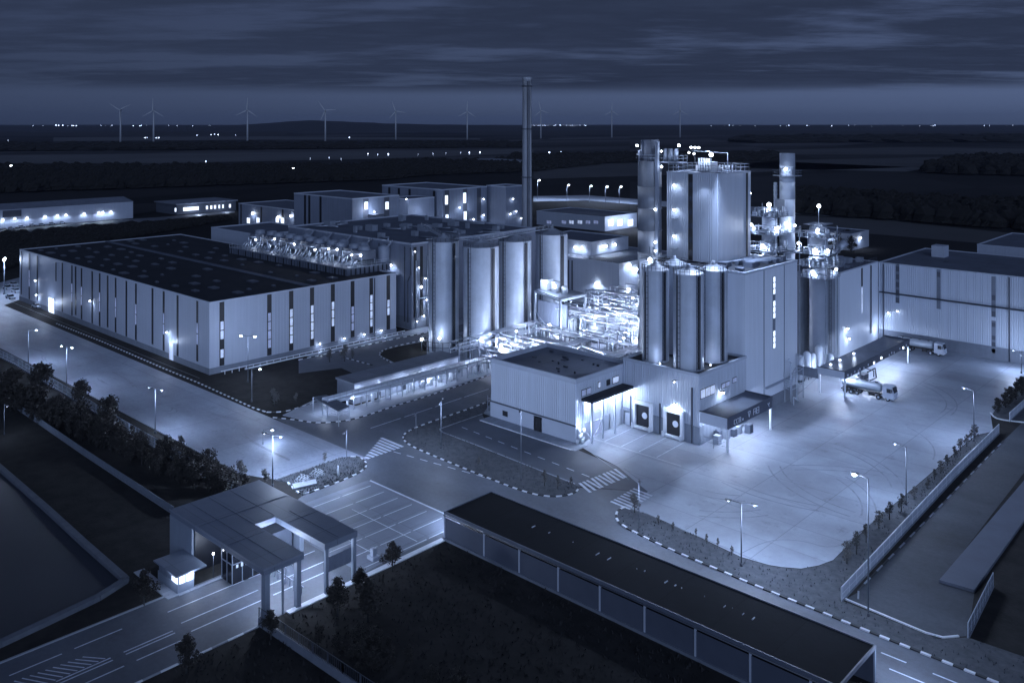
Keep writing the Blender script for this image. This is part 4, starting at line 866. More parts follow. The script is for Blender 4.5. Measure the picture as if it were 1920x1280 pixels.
# stack and process towers behind the block
for k, (px, py, pw) in enumerate(((700,396,500),(760,372,500),(762,412,800),(748,432,500),(860,388,600),(886,410,700),(905,372,400),(905,402,700),(583,420,200),(640,436,300))):
    a_ = (b2 if px < 748 else (b2b if px < 800 else b3)); fx = {b2.name:-310, b2b.name:-304, b3.name:-300.8}[a_.name]
    if px < 660: continue
    y = YonX(px, fx); wall_lamp(a_, (fx, y, Zat(fx, y, py)), pw, (1,0,0), .26)
t = thing('steel_stack', 'thick steel stack with a railed ring platform and two lamps at the right', 'chimney', (-96.6,200,0)); x, y = -96.6, 200.0
prof = [(1.9,0)]
for zz in (30,34,38,42,46,50): prof += [(1.82,zz-.1),(1.9,zz-.05),(1.9,zz+.05),(1.82,zz+.1)]
MB().lathe((x,y,0), prof+[(1.8,53),(1.5,53),(1.5,51)], 30).build('shaft', M['silo'], t)
def ringp(c, z_, r0, r1, h=1.2, st='steel'):
    b = MB(); b.lathe((c[0],c[1],z_), [(r0,0),(r1,0),(r1,.18),(r0,.18)], 24); n = 16
    railing(b, [(c[0]+math.cos(2*math.pi*k/n)*r1, c[1]+math.sin(2*math.pi*k/n)*r1, z_+.15) for k in range(n+1)], h, 3, .08); return b
ringp((x,y), 47.6, 1.8, 3.4).build('platform', M['steel2'], t)
ringp((x,y), 34.2, 1.8, 3.2).build('platform', M['steel2'], t); ringp((x,y), 29.4, 1.8, 3.4).build('platform', M['steel2'], t)
q = MB(); q.box(x-2.6,y-1.8,30,x-1.9,y-1.3,46); 
for k in range(16): q.box(x-2.7,y-1.9,30+k,x-1.8,y-1.2,30.12+k)
q.build('ladder', M['steel2'], t)
q = MB(); q.box(x-2.2,y-1.9,38.4,x+.2,y-.6,42); q.build('junction_box', M['walldark2'], t)
for p_, r_, pw in (((x+1.0,y-2.9,49.3),.32,500),((x+1.2,y-3.0,36.4),.38,900),((x+2.8,y-1.8,36.0),.25,300)):
    MB().ball(p_, r_, 6).build('bulb', M['bulb'], t); light(t, (p_[0]+.3,p_[1]-.7,p_[2]-.3), pw, LW, .25)
def proc_tower(label, cx, cy, rv, levels, ztop, half, lamps, ves='trim2', gear=16):
    t = thing('process_tower', label, 'tower', (cx, cy, 0), 'lit process towers behind the silo block')
    MB().lathe((cx,cy,0), [(rv,0),(rv,ztop-1),(rv*.7,ztop-.2),(.1,ztop)], 26).build('vessel', M[ves], t)
    fr = MB()
    for sx in (-1,1):
        for sy in (-1,1): fr.bar((cx+sx*half,cy+sy*half,0),(cx+sx*half,cy+sy*half,levels[-1]+2.6),.22)
    for a_, b_ in zip(levels, levels[1:]): fr.bar((cx-half,cy-half,a_),(cx+half,cy-half,b_),.13)
    fr.build('frame', M['steel2'], t)
    for z_ in levels:
        q = MB(); e = half+.5; q.box(cx-e,cy-e,z_,cx+e,cy+e,z_+.16); railing(q, [(cx-e,cy-e,z_),(cx+e,cy-e,z_),(cx+e,cy+e,z_),(cx-e,cy+e,z_),(cx-e,cy-e,z_)], 1.2, 1.3, .08); q.build('platform', M['steel2'], t)
        for k in range(gear//2+1):
            gx, gy = cx+rnd.uniform(-e,e)*.95, cy-e+rnd.uniform(.1,.9); hh = rnd.uniform(.6,2.6)
            if rnd.random() < .5: MB().cyl((gx,gy,z_+.1),(gx,gy,z_+hh),.14,.14,6).build('standpipe', M['pipe'], t)
            else: MB().box(gx-.25,gy-.25,z_+.1,gx+.25,gy+.25,z_+hh*.7).build('cabinet', M['pipe'], t)
            gx, gy = cx+e-rnd.uniform(.1,.9), cy+rnd.uniform(-e,e)*.95; MB().cyl((gx,gy,z_+.1),(gx,gy,z_+hh),.16,.16,6).build('standpipe', M['pipe'], t)
        for k in range(5):
            z2 = z_+rnd.uniform(.5,2.4); y2 = cy-half+rnd.uniform(-.9,.3); x2 = cx+half*rnd.uniform(-1,0); x3 = cx+half*rnd.uniform(.1,1.1)
            MB().path([(x2,y2,z_),(x2,y2,z2),(x3,y2,z2),(x3,y2+rnd.uniform(0,3),z2),(x3,y2+1,z_)], rnd.uniform(.08,.2), 6).build('pipe', M['pipe' if k % 2 else 'steel2'], t)
    for (dx,dy,z_,r_,pw) in lamps:
        MB().ball((cx+dx,cy+dy,z_), r_, 6).build('bulb', M['bulb'], t); pw and light(t, (cx+dx+.3,cy+dy-.4,z_-.6), pw*.6, LW, .3)
    return t
proc_tower('left process tower of stacked railed platforms under the brightest lamp', -99.6, 196.6, 1.7, [24.5,27.2,30.0,33.8,38.0], 39.5, 3.6,
    [(1.8,-3.6,41.0,.5,1300),(-2.5,-4.0,36,.3,900),(3.6,-3.5,35.6,.36,1500),(-3.6,-3.9,31.5,.4,1500),(.5,-4.2,31.2,.42,1600),(3.4,-4,26.8,.3,900),(-1.2,-4.2,27.0,.3,900),(-3.0,-3.8,43.5,.28,200)])
proc_tower('right process tower with a round vessel and a lamp mast on top', -92.4, 208, 2.1, [22.8,25.6,28.6,32.6], 36.0, 3.3,
    [(1.0,-2,40.2,.42,700),(.9,-3.8,29.6,.5,1800),(3.8,-3.2,29.8,.36,1300),(1.4,-3.6,34.6,.34,1000),(-3.4,-3.6,31.0,.32,900),(.2,-3.6,24.3,.4,1200),(4.2,.5,25,.3,800)])
MB_ = MB(); MB_.bar((-91.4,206,36),(-91.4,206,40),.12); MB_.box(-94.8,205,35.6,-90,211,35.8); tag(MB_.build('lamp_post', M['steel2'], None, (-91.4,206,36)), 'thin lamp post on the top deck of the right process tower', 'lamp post')
b = MB(); p0 = Vector((-90.2,212.5,29.0)); p1 = Vector((-87.8,213.5,31.2)); b.cyl(p0, p1, .95, .95, 16)
for k in range(6): b.cyl(p0.lerp(p1,k/5), p0.lerp(p1,k/5+.03), 1.06, 1.06, 16)
tag(b.build('lit_drum', M['trim2'], None, p0), 'tilted banded drum beside the right process tower', 'drum')
b = thing('pipe_bundle', 'dark curving pipes and cable ladder hanging between the two weathered silos', 'pipes', (-95.5,212.5,0))
q = MB()
for k in range(3): q.path([(-95.4+k*.5,212.4+k*.2,21.5-k),(-94.8+k*.5,213.5+k*.5,18-k),(-94.2+k*.4,214.5+k*.4,15-2*k),(-94.5+k*.4,213.8+k*.4,9),(-94.6+k*.4,213.4,1)], .16)
q.build('pipe', M['darkmetal'], b)
q = MB(); q.bar((-96.0,211.6,1),(-96.0,211.6,24),.3)
for k in range(22): q.bar((-96.6,211.4,1.5+k),(-95.4,211.8,1.5+k),.1)
q.bar((-95.2,211.9,1),(-95.2,211.9,24),.3); q.build('cable_ladder', M['darkmetal'], b)
light(b, (-92, 207, 4), 400, LW); light(b, (-90, 200, 3.2), 500, LW)
# tanks and pumps under the wing next to the tanker canopy
for k, (x, y, h_, r_) in enumerate(((-91.5,196,5.5,.9),(-91.2,199,6,.9),(-91.0,202,5,.7),(-91.0,205,6.4,.9),(-89.6,208.5,4,.8))):
    q = thing('small_tank', 'small upright tank in the bright strip behind the tanker canopy', 'tank', (x,y,0), 'small tanks behind the tanker canopy'); b = MB(); b.lathe((x,y,.4), [(r_,0),(r_,h_-.5),(r_*.5,h_),(.05,h_+.1)], 16); b.build('shell', M['silo'], q)
    b = MB(); [b.bar((x+r_*.8*sx,y+r_*.8*sy,0),(x+r_*.8*sx,y+r_*.8*sy,.6),.12) for sx in (-1,1) for sy in (-1,1)]; b.build('leg', M['darkmetal'], q)
# stair and pipe frame on the block's right corner
q = thing('stair_frame', 'small steel stair and pipe frame against the right corner of the big block', 'stairs', (-86.2,181.5,0)); b = MB()
for (x, y) in ((-87,179),(-85.4,179),(-87,184.5),(-85.4,184.5)): b.bar((x,y,0),(x,y,9.5 if y > 180 else 6.5),.16)
for z_ in (3, 6.4, 9.3): b.bar((-85.4,179,z_ if z_ < 7 else 6.4),(-85.4,184.5,z_),.14); b.bar((-87,184.5,z_),(-85.4,184.5,z_),.14)
for k in range(9): b.box(-86.9,178-k*.0+k*.35,3.2+k*.3,-85.6,178.25+k*.35,3.3+k*.3)
b.build('frame', M['steel'], q); b = MB(); b.path([(-86.2,180.2,0),(-86.2,180.2,8.4),(-86.2,179.2,9.4)],.16,8); b.path([(-85.9,182.5,0),(-85.9,182.5,7)],.12,8); b.path([(-84.5,178,0.2),(-85.5,180,1.2),(-84.7,181,.2)],.12,8); b.build('pipe', M['pipe'], q)
# ------------------------------------------------------------------ open process plant between the silos: racks, vessels, skids, lamps
def rack(label, x0, y0, x1, y1, levels, bays, np_=8, m_='pipe', pr=.11):
    t = thing('pipe_rack', label, 'pipe rack', ((x0+x1)/2, (y0+y1)/2, 0), 'pipe racks of the open plant')
    a = Vector((x0,y0,0)); d_ = Vector((x1-x0,y1-y0,0)); u = Vector((-d_.y,d_.x,0)).normalized()*1.7
    fr = MB()
    for k in range(bays+1):
        p = a+d_*k/bays
        for s_ in (-1,1): fr.bar(p+u*s_, p+u*s_+Vector((0,0,levels[-1]+.4)), .24)
        for z_ in levels: fr.bar(p-u+Vector((0,0,z_)), p+u+Vector((0,0,z_)), .2)
    for s_ in (-1,1):
        for z_ in levels: fr.bar(a+u*s_+Vector((0,0,z_)), a+d_+u*s_+Vector((0,0,z_)), .16)
        fr.bar(a+u*s_+Vector((0,0,levels[0])), a+d_/bays+u*s_+Vector((0,0,levels[-1])), .12)
    fr.build('frame', M['steel2'], t)
    for z_ in levels:
        b = MB()
        for i in range(np_):
            o_ = u*(-.85+1.7*i/(np_-1)); r_ = pr*rnd.choice((.6,.8,1,1.3)); s0 = rnd.uniform(0,.15); s1 = rnd.uniform(.85,1)
            p, q_ = a+d_*s0+o_+Vector((0,0,z_+.3)), a+d_*s1+o_+Vector((0,0,z_+.3)); b.path([p+Vector((0,0,-rnd.uniform(0,3)*(rnd.random()<.4))), p, q_, q_+Vector((0,0,rnd.uniform(-3,1.5)*(rnd.random()<.6)))], r_, 6)
        b.build('pipe', M[m_], t)
    return t
rack('lower pipe rack nearest the works building roof', -152, 152, -110, 152, [3.6,5.6], 6)
rack('middle pipe rack crossing the bright plant', -150, 165, -112, 165, [4.2,6.4], 6, 7)
rack('rear pipe rack below the pale control building', -158, 184, -118, 184, [5,7.5,9.5], 6, 7)
rack('farthest pipe rack under the control building wall', -160, 204, -124, 206, [6,9,11.4], 5, 7)
rack('long cross rack running back beside the tall silos', -156, 146, -156, 208, [5,7], 9, 6)
rack('cross rack running back through the middle of the plant', -134, 150, -134, 210, [4.5,7.2], 8, 6)
rack('cross rack on the tower side of the plant', -116, 150, -116, 168, [4.5,7.2,9], 4, 6)
for yy, zz, m_ in ((158,7,'white'),(171,8.5,'pipe'),(178,11,'white'),(190,10.5,'pipe'),(197,13,'white'),(211,12.5,'pipe')):
    t = thing('pipe_run', 'bundle of pale elevated pipes bending across the bright plant', 'pipes', (-134,yy,0), 'elevated pipe bundles of the open plant')
    for j in range(14):
        y = yy+rnd.uniform(-2.2,2.2); z_ = zz+rnd.uniform(-2.5,1.2); x0, x1 = sorted((rnd.uniform(-157,-136), rnd.uniform(-134,-113))); r_ = rnd.uniform(.08,.22); xm = rnd.uniform(x0,x1)
        MB().path([(x0,y,.2),(x0,y,z_),(xm,y,z_),(xm,y+rnd.uniform(-3,3),z_+.4),(x1,y,z_+.4),(x1,y,rnd.uniform(0,z_))], r_, 6).build('pipe', M[rnd.choice((m_,m_,'white','steel2','trim2'))], t)
    for xx in (-150,-142,-134,-126,-118): MB().bar((xx,yy,0),(xx,yy,zz),.2).build('post', M['steel2'], t)
for k in range(34):
    x = rnd.uniform(-154,-112); y = rnd.uniform(155,214)
    if min(abs(x+134),abs(x+116)) < 2.6: x += 5
    h_ = rnd.uniform(3,8.5) if y > 175 else rnd.uniform(2.2,5); r_ = rnd.uniform(.9,2.1)
    t = thing('process_vessel', 'upright pale vessel among the bright tangle of pipes', 'vessel', (x,y,0), 'upright vessels of the open plant')
    MB().lathe((x,y,.9), [(.1,0),(r_,.5),(r_,h_),(r_*.75,h_+.5),(.1,h_+.8)], 16).build('shell', M['white'] if k % 3 else M['silo'], t)
    for q in range(3): a_ = q*2.1; MB().bar((x+math.cos(a_)*r_*.8,y+math.sin(a_)*r_*.8,0),(x+math.cos(a_)*r_*.8,y+math.sin(a_)*r_*.8,1.6),.16).build('leg', M['steel2'], t)
    b = MB(); b.path([(x+r_,y,h_*.6),(x+r_+.7,y,h_*.6),(x+r_+.7,y,h_+1.8),(x,y,h_+2.0),(x,y,h_+1.4)],.14,6); b.path([(x,y-r_,1.6),(x,y-r_-1.4,1.6),(x-2,y-r_-1.4,1.6)],.14,6); b.build('pipe', M['pipe'], t)
for k in range(30):
    x = rnd.uniform(-155,-110); y = rnd.uniform(149,216); t = thing('pump_skid', 'low pump skid with a motor and valves on the lit plant floor', 'pump', (x,y,0), 'pump skids of the open plant')
    b = MB(); b.box(x-1.3,y-.8,0,x+1.3,y+.8,.35); b.build('base', M['steel'], t)
    b = MB(); b.cyl((x-1,y,.9),(x+.2,y,.9),.5,.5,10); b.cyl((x+.2,y,.9),(x+1.1,y,.9),.28,.28,8); b.box(x-.3,y-.6,.35,x+.4,y+.6,1.5+rnd.random()); b.build('motor', M['white'], t)
    b = MB(); b.path([(x+1,y,.9),(x+1,y,2.6),(x+1+rnd.uniform(1,4),y,2.6),(x+3,y+rnd.uniform(-4,4),2.6)],.13,6); b.build('pipe', M['pipe'], t)
for k in range(9):
    x = rnd.uniform(-152,-114); y = rnd.uniform(168,212); z_ = rnd.uniform(3.5,8); t = thing('work_platform', 'small railed work platform between the plant vessels', 'platform', (x,y,0), 'small work platforms of the open plant')
    b = MB(); b.box(x-2.4,y-1.3,z_,x+2.4,y+1.3,z_+.14); b.build('deck', M['steel2'], t); b = MB(); railing(b, [(x-2.4,y-1.3,z_),(x+2.4,y-1.3,z_),(x+2.4,y+1.3,z_)], 1.1, 1.2, .07); b.build('railing', M['steel2'], t)
    for sx in (-1,1):
        for sy in (-1,1): MB().bar((x+sx*2.2,y+sy*1.1,0),(x+sx*2.2,y+sy*1.1,z_),.16).build('leg', M['steel2'], t)
# open frame with a flat top deck left of the plant
t = thing('steel_portal', 'tall open steel portal frame with a railed top deck left of the bright plant', 'frame', (-147,172,0))
A4 = [(-156.5,176,0),(-143.5,171,0),(-143.5,181,0),(-156.5,184,0)]
for p in A4: MB().bar(p,(p[0],p[1],15.5),.5).build('post', M['steel'], t)
b = MB(); [b.bar((A4[i][0],A4[i][1],z_),(A4[(i+1)%4][0],A4[(i+1)%4][1],z_),.5) for i in range(4) for z_ in (15.3,)]; b.bar((A4[0][0],A4[0][1],10),(A4[1][0],A4[1][1],4),.25); b.build('beam', M['steel'], t)
b = MB(); b.prism(A4, 15.6, 15.8); b.build('deck', M['steel2'], t)
b = MB(); b.box(-155.5,177,15.8,-153.5,180,18.6); b.cyl((-151,178,15.8),(-151,178,18.4),1.1,1.1,12); b.cyl((-147.5,177.5,15.8),(-147.5,177.5,17.6),.8,.8,12); b.build('deck_plant', M['white'], t)
MB().box(-156,176.5,7,-146,177,13).build('screen', M['walldim'], t)
for p_ in ((-152.5,175.8,18.2),(-148.4,174.6,17.8)): MB().ball(p_,.4,6).build('bulb', M['bulb'], t); light(t, (p_[0],p_[1]-.8,p_[2]+.4), 1300, LW)
t = thing('pipe_mast', 'tall slender lattice mast at the right edge of the bright plant', 'mast', (-110.5,163,0)); b = MB()
for s_ in (-.5,.5): b.bar((-110.5+s_,163,0),(-110.5+s_,163,33),.3)
for k in range(32): b.bar((-111,163,k),(-110,163,k+1),.12)
b.build('frame', M['steel2'], t)
LP = [(-150,156,5.2),(-141,158,5),(-128,157,5.5),(-120,159,6),(-148,172,8),(-139,175,7.5),(-126,174,8),(-119,176,9),(-152,192,8),(-143,190,8.5),(-130,192,9),(-122,190,8.5),(-146,208,8),(-136,212,9),(-126,212,9),(-117,204,9),(-131,181,12),(-141,199,12),(-124,200,12.5)]
for k, (x, y, z_) in enumerate(LP):
    t = thing('plant_lamp', 'bright lamp on a post inside the open plant', 'lamp', (x,y,0), 'lamps on posts inside the open plant')
    MB().cyl((x,y,0),(x,y,z_),.08,.07,6).build('pole', M['steel'], t); a = MB().ball((x,y,z_+.3),.28,6).build('bulb', M['bulb'], t); light(t, (x+.2,y-.3,z_+1.4), 5000, (.66,.76,1), .4)
# mound and round covers in front of the plant
b = MB(); b.lathe((-113,152.5,0), [(5.2,0),(4.9,1.2),(3,2.4),(.2,2.9)], 24); tag(b.build('covered_tank', M['walldim'], None, (-113,152.5,0)), 'low covered round tank between the works building and the front silos', 'tank')
# ------------------------------------------------------------------ condensers on the warehouse roof
t = thing('roof_deck', 'raised steel deck with a dark slatted skirt carrying the roof condensers', 'deck', (-236,157,17.3))
MB().box(-269,149.4,18.9,-204,165.5,19.2).build('deck', M['steel2'], t)
b = MB()
for k in range(44): x = -269+k*1.49; b.box(x,149.45,17.1,x+(1.05 if k % 3 else .6),149.6,18.9)
for k in range(10): y = 149.6+k*1.6; b.box(-204.15,y,17.1,-204,y+1.1,18.9)
b.build('skirt', M['walldark2'], t); MB().box(-268.5,150,17.1,-204.5,165,18.8).build('core', M['black'], t)
b = MB(); railing(b, [(-269,149.5,19.2),(-204.1,149.5,19.2),(-204.1,165.3,19.2)], 1.2, 1.6, .08); b.build('railing', M['steel'], t)
for k in range(11):
    x = -265+k*5.7; y = 158.5+(k % 2)*1.0; t = thing('condenser', 'boxy roof condenser with a round fan cowl in the lit row', 'condenser', (x,y,19.2), 'condensers in the lit row on the roof')
    b = MB(); b.box(x-2.1,y-2.6,20.6,x+2.1,y+2.6,23.2); b.build('casing', M['walldark2'], t)
    b = MB(); b.lathe((x,y,23.2), [(1.9,0),(1.6,.5),(1.75,1.1),(1.5,1.1),(1.4,.3)], 20); b.build('fan_cowl', M['trim2'], t)
    for sx in (-1,1):
        for sy in (-1,1): MB().bar((x+sx*1.9,y+sy*2.3,19.2),(x+sx*1.9,y+sy*2.3,20.7),.2).build('leg', M['steel'], t)
    b = MB(); b.path([(x-1.5,y-2.7,20),(x-1.5,y-3.4,20),(x-1.5,y-3.4,22.4),(x+1.2,y-3.4,22.4),(x+1.2,y-2.6,22.4)],.16,6)
    for j in range(5): MB().cyl((x-1.8+j*.9,y-4-rnd.random()*2,19.2),(x-1.8+j*.9,y-4,19.2+rnd.uniform(.8,2.4)),.15,.15,6).build('standpipe', M['pipe'], t)
    b.build('pipework', M['pipe'], t)
    if k % 2 == 0 or k > 6:
        bx_ = MB().ball((x+2.6,y-3.2,21.6+(k%3)*.6),.28,6).build('bulb', M['bulb'], t); light(t, (x+2.7,y-4,21.4), 230, LW, .3)
for k in range(5): x = -250+k*10; tag(MB().bar((x,164,19),(x+6,166,25.5),.5).lathe((x+3,165,19),[(1.8,0),(1.8,4.5),(.3,5.2)],14).build('roof_vessel', M['trim2'], None, (x,165,19)), 'pale round vessel behind the roof condensers', 'vessel', 'vessels behind the roof condensers')
# ------------------------------------------------------------------ pump house with pipe bridge
ph = thing('pump_house', 'long low pump house with a row of small wall lamps behind the pipe bridge', 'building', (-158,126,0))
base = [G(668,757), G(838,694)]; d_ = (base[1]-base[0]); print('pump', base)
PX0, PX1, PY0, PY1 = -159.8, -153.6, 114.5, 145.0
MB().box(PX0,PY0,0,PX1,PY1,4.2).build('wall', M['wall'], ph); MB().box(PX0-.3,PY0-.3,4.2,PX1+.3,PY1+.3,4.6).build('roof', M['roofpale'], ph); MB().box(PX0,PY0-.05,0,PX1-.02,PY0,4.2).build('end_wall', M['walldark2'], ph)
for k, px in enumerate((683, 715, 733, 741, 767, 782, 789, 809, 815)):
    y = YonX(px, PX1); wall_lamp(ph, (PX1, y, 3.2), 260 if k < 4 else 420, (1,0,0), .2)
for px in (710, 757, 800): y = YonX(px, PX1); door(ph, 'X', y, PX1, 1.0, 2.1, 'walldark')
pb = thing('pipe_bridge', 'long low pipe bridge on short legs running beside the kerb to the works building', 'pipe bridge', (-150.2,130,0))
bA, bB = Vector((-151.5,105.5,0)), Vector((-150.4,154,0)); dv = (bB-bA); n_ = 15
for k in range(n_+1):
    p = bA+dv*k/n_; b = MB(); b.bar(p+Vector((-.9,0,0)), p+Vector((-.9,0,3.4)), .16); b.bar(p+Vector((.9,0,0)), p+Vector((.9,0,3.4)), .16); b.bar(p+Vector((-1,0,3.4)), p+Vector((1,0,3.4)), .16); b.bar(p+Vector((-1,0,2.4)), p+Vector((1,0,2.4)), .14); b.build('leg', M['steel'], pb)
b = MB()
for j in range(6): o_ = Vector((-.85+j*.34,0,3.6)); b.cyl(bA+o_, bB+o_, .12 if j % 2 else .17, None, 7)
for j in range(4): o_ = Vector((-.7+j*.45,0,2.6)); b.cyl(bA+o_+dv*.05, bB+o_, .12, None, 7)
b.build('pipe', M['pipe'], pb)
b = MB(); [b.bar(bA+Vector((s_*1.0,0,3.4)), bB+Vector((s_*1.0,0,3.4)), .2) for s_ in (-1,1)]
railing(b, [bA+Vector((1.0,0,3.5)), bB+Vector((1.0,0,3.5))], .9, 1.5, .06); b.build('beam', M['steel'], pb)
b = MB()
for k in range(26):
    p = bA+dv*rnd.uniform(.1,.95)+Vector((rnd.uniform(-1.6,-.2),0,0)); MB().cyl(p, p+Vector((0,0,rnd.uniform(1,2.4))), rnd.uniform(.1,.4), None, 8).build('valve', M['white'], pb)
for k in range(8): p = bA+dv*(.08+.125*k)+Vector((-1.4,0,2.8)); light(pb, p, 190, LW, .2)
sf = thing('pipe_shelter', 'small dark sloping pipe shelter on thin legs at the left end of the pipe bridge', 'shelter', G(620,775))
c4 = [G(587,745,3), G(612,741,3), G(655,762,3), G(635,772,3)]; b = MB(); b.add([(p.x,p.y,3.0) for p in c4]+[(p.x,p.y,3.15) for p in c4], [(0,1,2,3),(7,6,5,4),(0,4,5,1),(1,5,6,2),(2,6,7,3),(3,7,4,0)]); b.build('roof', M['walldark2'], sf)
for p in c4: MB().bar((p.x,p.y,.1),(p.x,p.y,3.0),.14).build('leg', M['steel'], sf)
b = MB(); railing(b, [G(606,778), G(632,784), G(655,776)], 1.0, 1.5, .07); b.build('railing', M['steel'], sf)
for p in (G(608,775), G(660,770)): light(sf, p+Vector((0,0,2.6)), 500, LW)
# rails and clutter along the warehouse's right front corner
b = MB()
for k in range(30): p = Vector((-194.8,107+k*1.9,0)); b.bar(p, p+Vector((0,0,rnd.uniform(.6,1.2))), .14)
b.bar((-194.8,106,.9),(-194.8,163,.9),.16); b.bar((-194.2,112,.4),(-194.2,160,.4),.3); tag(b.build('guard_rail', M['white'], None, (-194.8,130,0)), 'pale guard rail and low pipes along the lit end of the long warehouse', 'guard rail')
# ------------------------------------------------------------------ gatehouse
gh = thing('gatehouse', 'flat roofed entrance gatehouse with a slot cut in its big pale roof', 'gatehouse', (-106,63,0))
GX0, GX1, GY0, GY1, GZ = -118.0, -93.8, 56.6, 70.4, 6.7
b = MB(); T = .78
b.box(GX0,GY0,GZ-T,-105.6,GY1,GZ); b.box(-105.6,GY0,GZ-T,GX1,62.2,GZ); b.box(-105.6,65.3,GZ-T,GX1,GY1,GZ)
b.build('roof', M['roofgate'], gh)
MB().box(GX0-.04,GY0-.04,0,-111.7,GY1,GZ-T).build('side_wall', M['trim3'], gh); MB().box(-114.8,69.6,0,-106,70.3,GZ-T).build('rear_wall', M['trim3'], gh)
for a_ in ((GX0+.2,59.4,-94.1,59.45),(GX0+.2,62.1,-105.7,62.15),(-105.5,67.6,-94.1,67.65),(GX0+.2,65.4,-105.7,65.45),(-110.2,56.8,-110.15,70.2),(-102.6,65.5,-102.55,70.2),(-102.6,56.8,-102.55,62.0)): MB().box(a_[0],a_[1],GZ-.01,a_[2],a_[3],GZ+.018).build('roof_seam', M['walldark2'], gh)
MB().box(GX0-.08,GY0-.08,GZ-.16,GX1+.06,GY0,GZ+.05).build('flashing', M['trim2'], gh); MB().box(GX1,GY0,GZ-.16,GX1+.08,62.2,GZ+.05).build('flashing', M['trim2'], gh)
MB().box(-105.6,62.2,GZ-.80,-105.3,65.3,GZ-.02).build('slot_edge', M['trim2'], gh)
for (x, y, wx, wy) in ((-94.4,57.2,.42,.34),(-94.3,61.6,.34,.3),(-94.2,65.8,.2,.22),(-94.2,70.1,.24,.24),(-94.3,59.5,.1,.1)): MB().box(x-wx,y-wy,0,x+wx,y+wy,GZ-T+.01).build('post', M['trim3'], gh)
MB().box(-94.5,66.2,2.7,-94.2,69.7,4.6).build('hanging_panel', M['walldim'], gh)
MB().box(-111.7,56.9,0,-111.5,69.5,GZ-T-.01).build('inner_shade_panel', M['black'], gh)  # black panel over the side wall paints in the shade under the gate roof
b = MB(); b.box(-111.4,64.5,0,-107,69,3.6); b.build('guard_room', M['walldark2'], gh)
b = MB(); 
for k in range(6): b.box(-111.2+k*.7,64.4,1.0,-112.1+k*.7,64.5,3.0)
b.build('guard_window', M['windowdim'], gh)
bo = MB().box(-107.6,58.7,0,-104.9,63.0,GZ-T-.02).build('booth', M['glass'], gh)
for xx in (-107.6,-106.25,-104.92): MB().box(xx-.05,58.62,0,xx+.05,58.72,GZ-T-.02).build('booth_mullion', M['trim2'], gh)
for yy in (60.1,61.6,62.98): MB().box(-104.92,yy-.05,0,-104.84,yy+.05,GZ-T-.02).build('booth_mullion', M['trim2'], gh)
MB().box(-107.5,58.6,2.6,-104.85,58.68,2.72).build('booth_transom', M['trim2'], gh); MB().box(-104.9,58.7,2.6,-104.83,63,2.72).build('booth_transom', M['trim2'], gh)
b = MB()
for k in range(5): b.box(-104.88,59.2+k*.7,1.9+rnd.uniform(0,.3),-104.84,59.5+k*.7,2.3+rnd.uniform(0,.3))
b.build('booth_screen', M['window'], gh)
for (x, y) in ((-111,60.5),(-109,67),(-100,67.5),(-99,59.5)): MB().box(x-.5,y-.2,GZ-T-.08,x+.5,y+.2,GZ-T-.002).build('lamp_panel', M['tube'], gh)
light(gh, (-109,59.5,4.6), 420, LW); light(gh, (-99.5,68,5.0), 2600, LW); light(gh, (-98,60,4.8), 1700, LW); light(gh, (-103,64,4.0), 1500, LW)
b = MB()
for k in range(10): b.bar((-104.6+k*.9,63.6,0),(-104.6+k*.9,63.6,1.2+.5*(k%3)),.12)
b.bar((-104.6,63.6,1.1),(-96,63.6,1.1),.12); b.bar((-104,62.9,2.2),(-99,63.9,2.8),.12); tag(b.build('turnstile', M['steel'], None, (-101,63.6,0)), 'steel turnstile gate seen down through the slot in the gatehouse roof', 'turnstile')
ki = thing('kiosk', 'small flat roofed kiosk with a brightly lit corner window beside the gatehouse', 'kiosk', (-111.5,54.4,0))
MB().box(-113.6,52.8,0,-108,55.0,1.15).build('base_wall', M['trim3'], ki); MB().box(-113.6,52.95,1.15,-109.9,55.0,2.3).build('rear_wall', M['walldim'], ki)
MB().box(-114,52.4,2.3,-107.7,56.6,2.5).build('roof', M['roofgate'], ki)
MB().box(-108.25,53.05,1.15,-108.1,54.9,2.3).build('window', M['windowkiosk'], ki); MB().box(-109.9,52.9,1.15,-108.25,53.05,2.3).build('window', M['windowkiosk'], ki)
for (x, y) in ((-108.1,52.95),(-108.1,54.95),(-108.1,53.9)): MB().box(x-.07,y-.07,1.1,x+.07,y+.07,2.3).build('frame', M['trim'], ki)
light(ki, (-107.4,54.6,2.0), 200, LW); light(ki, (-109.0,51.9,1.8), 60, LW); light(ki, (-108.4,58.6,3.0), 300, LW, .2)
pl0 = MB().cyl((-108.6,58.0,0),(-108.6,58.0,3.0),.06,None,6).build('post_lamp', M['darkmetal'], None, (-108.6,58,0)); MB().ball((-108.6,58,3.15),.14,5).build('bulb', M['bulb'], pl0)
tag(pl0, 'short bright lamp on a post between the kiosk and the glass booth', 'lamp')
MB_ = MB(); MB_.box(-117.5,51.3,0,-107.6,52.7,.12); MB_.box(-108,52.7,0,-107.4,64,.12); struct('kiosk_pavement', MB_, M['apron'])
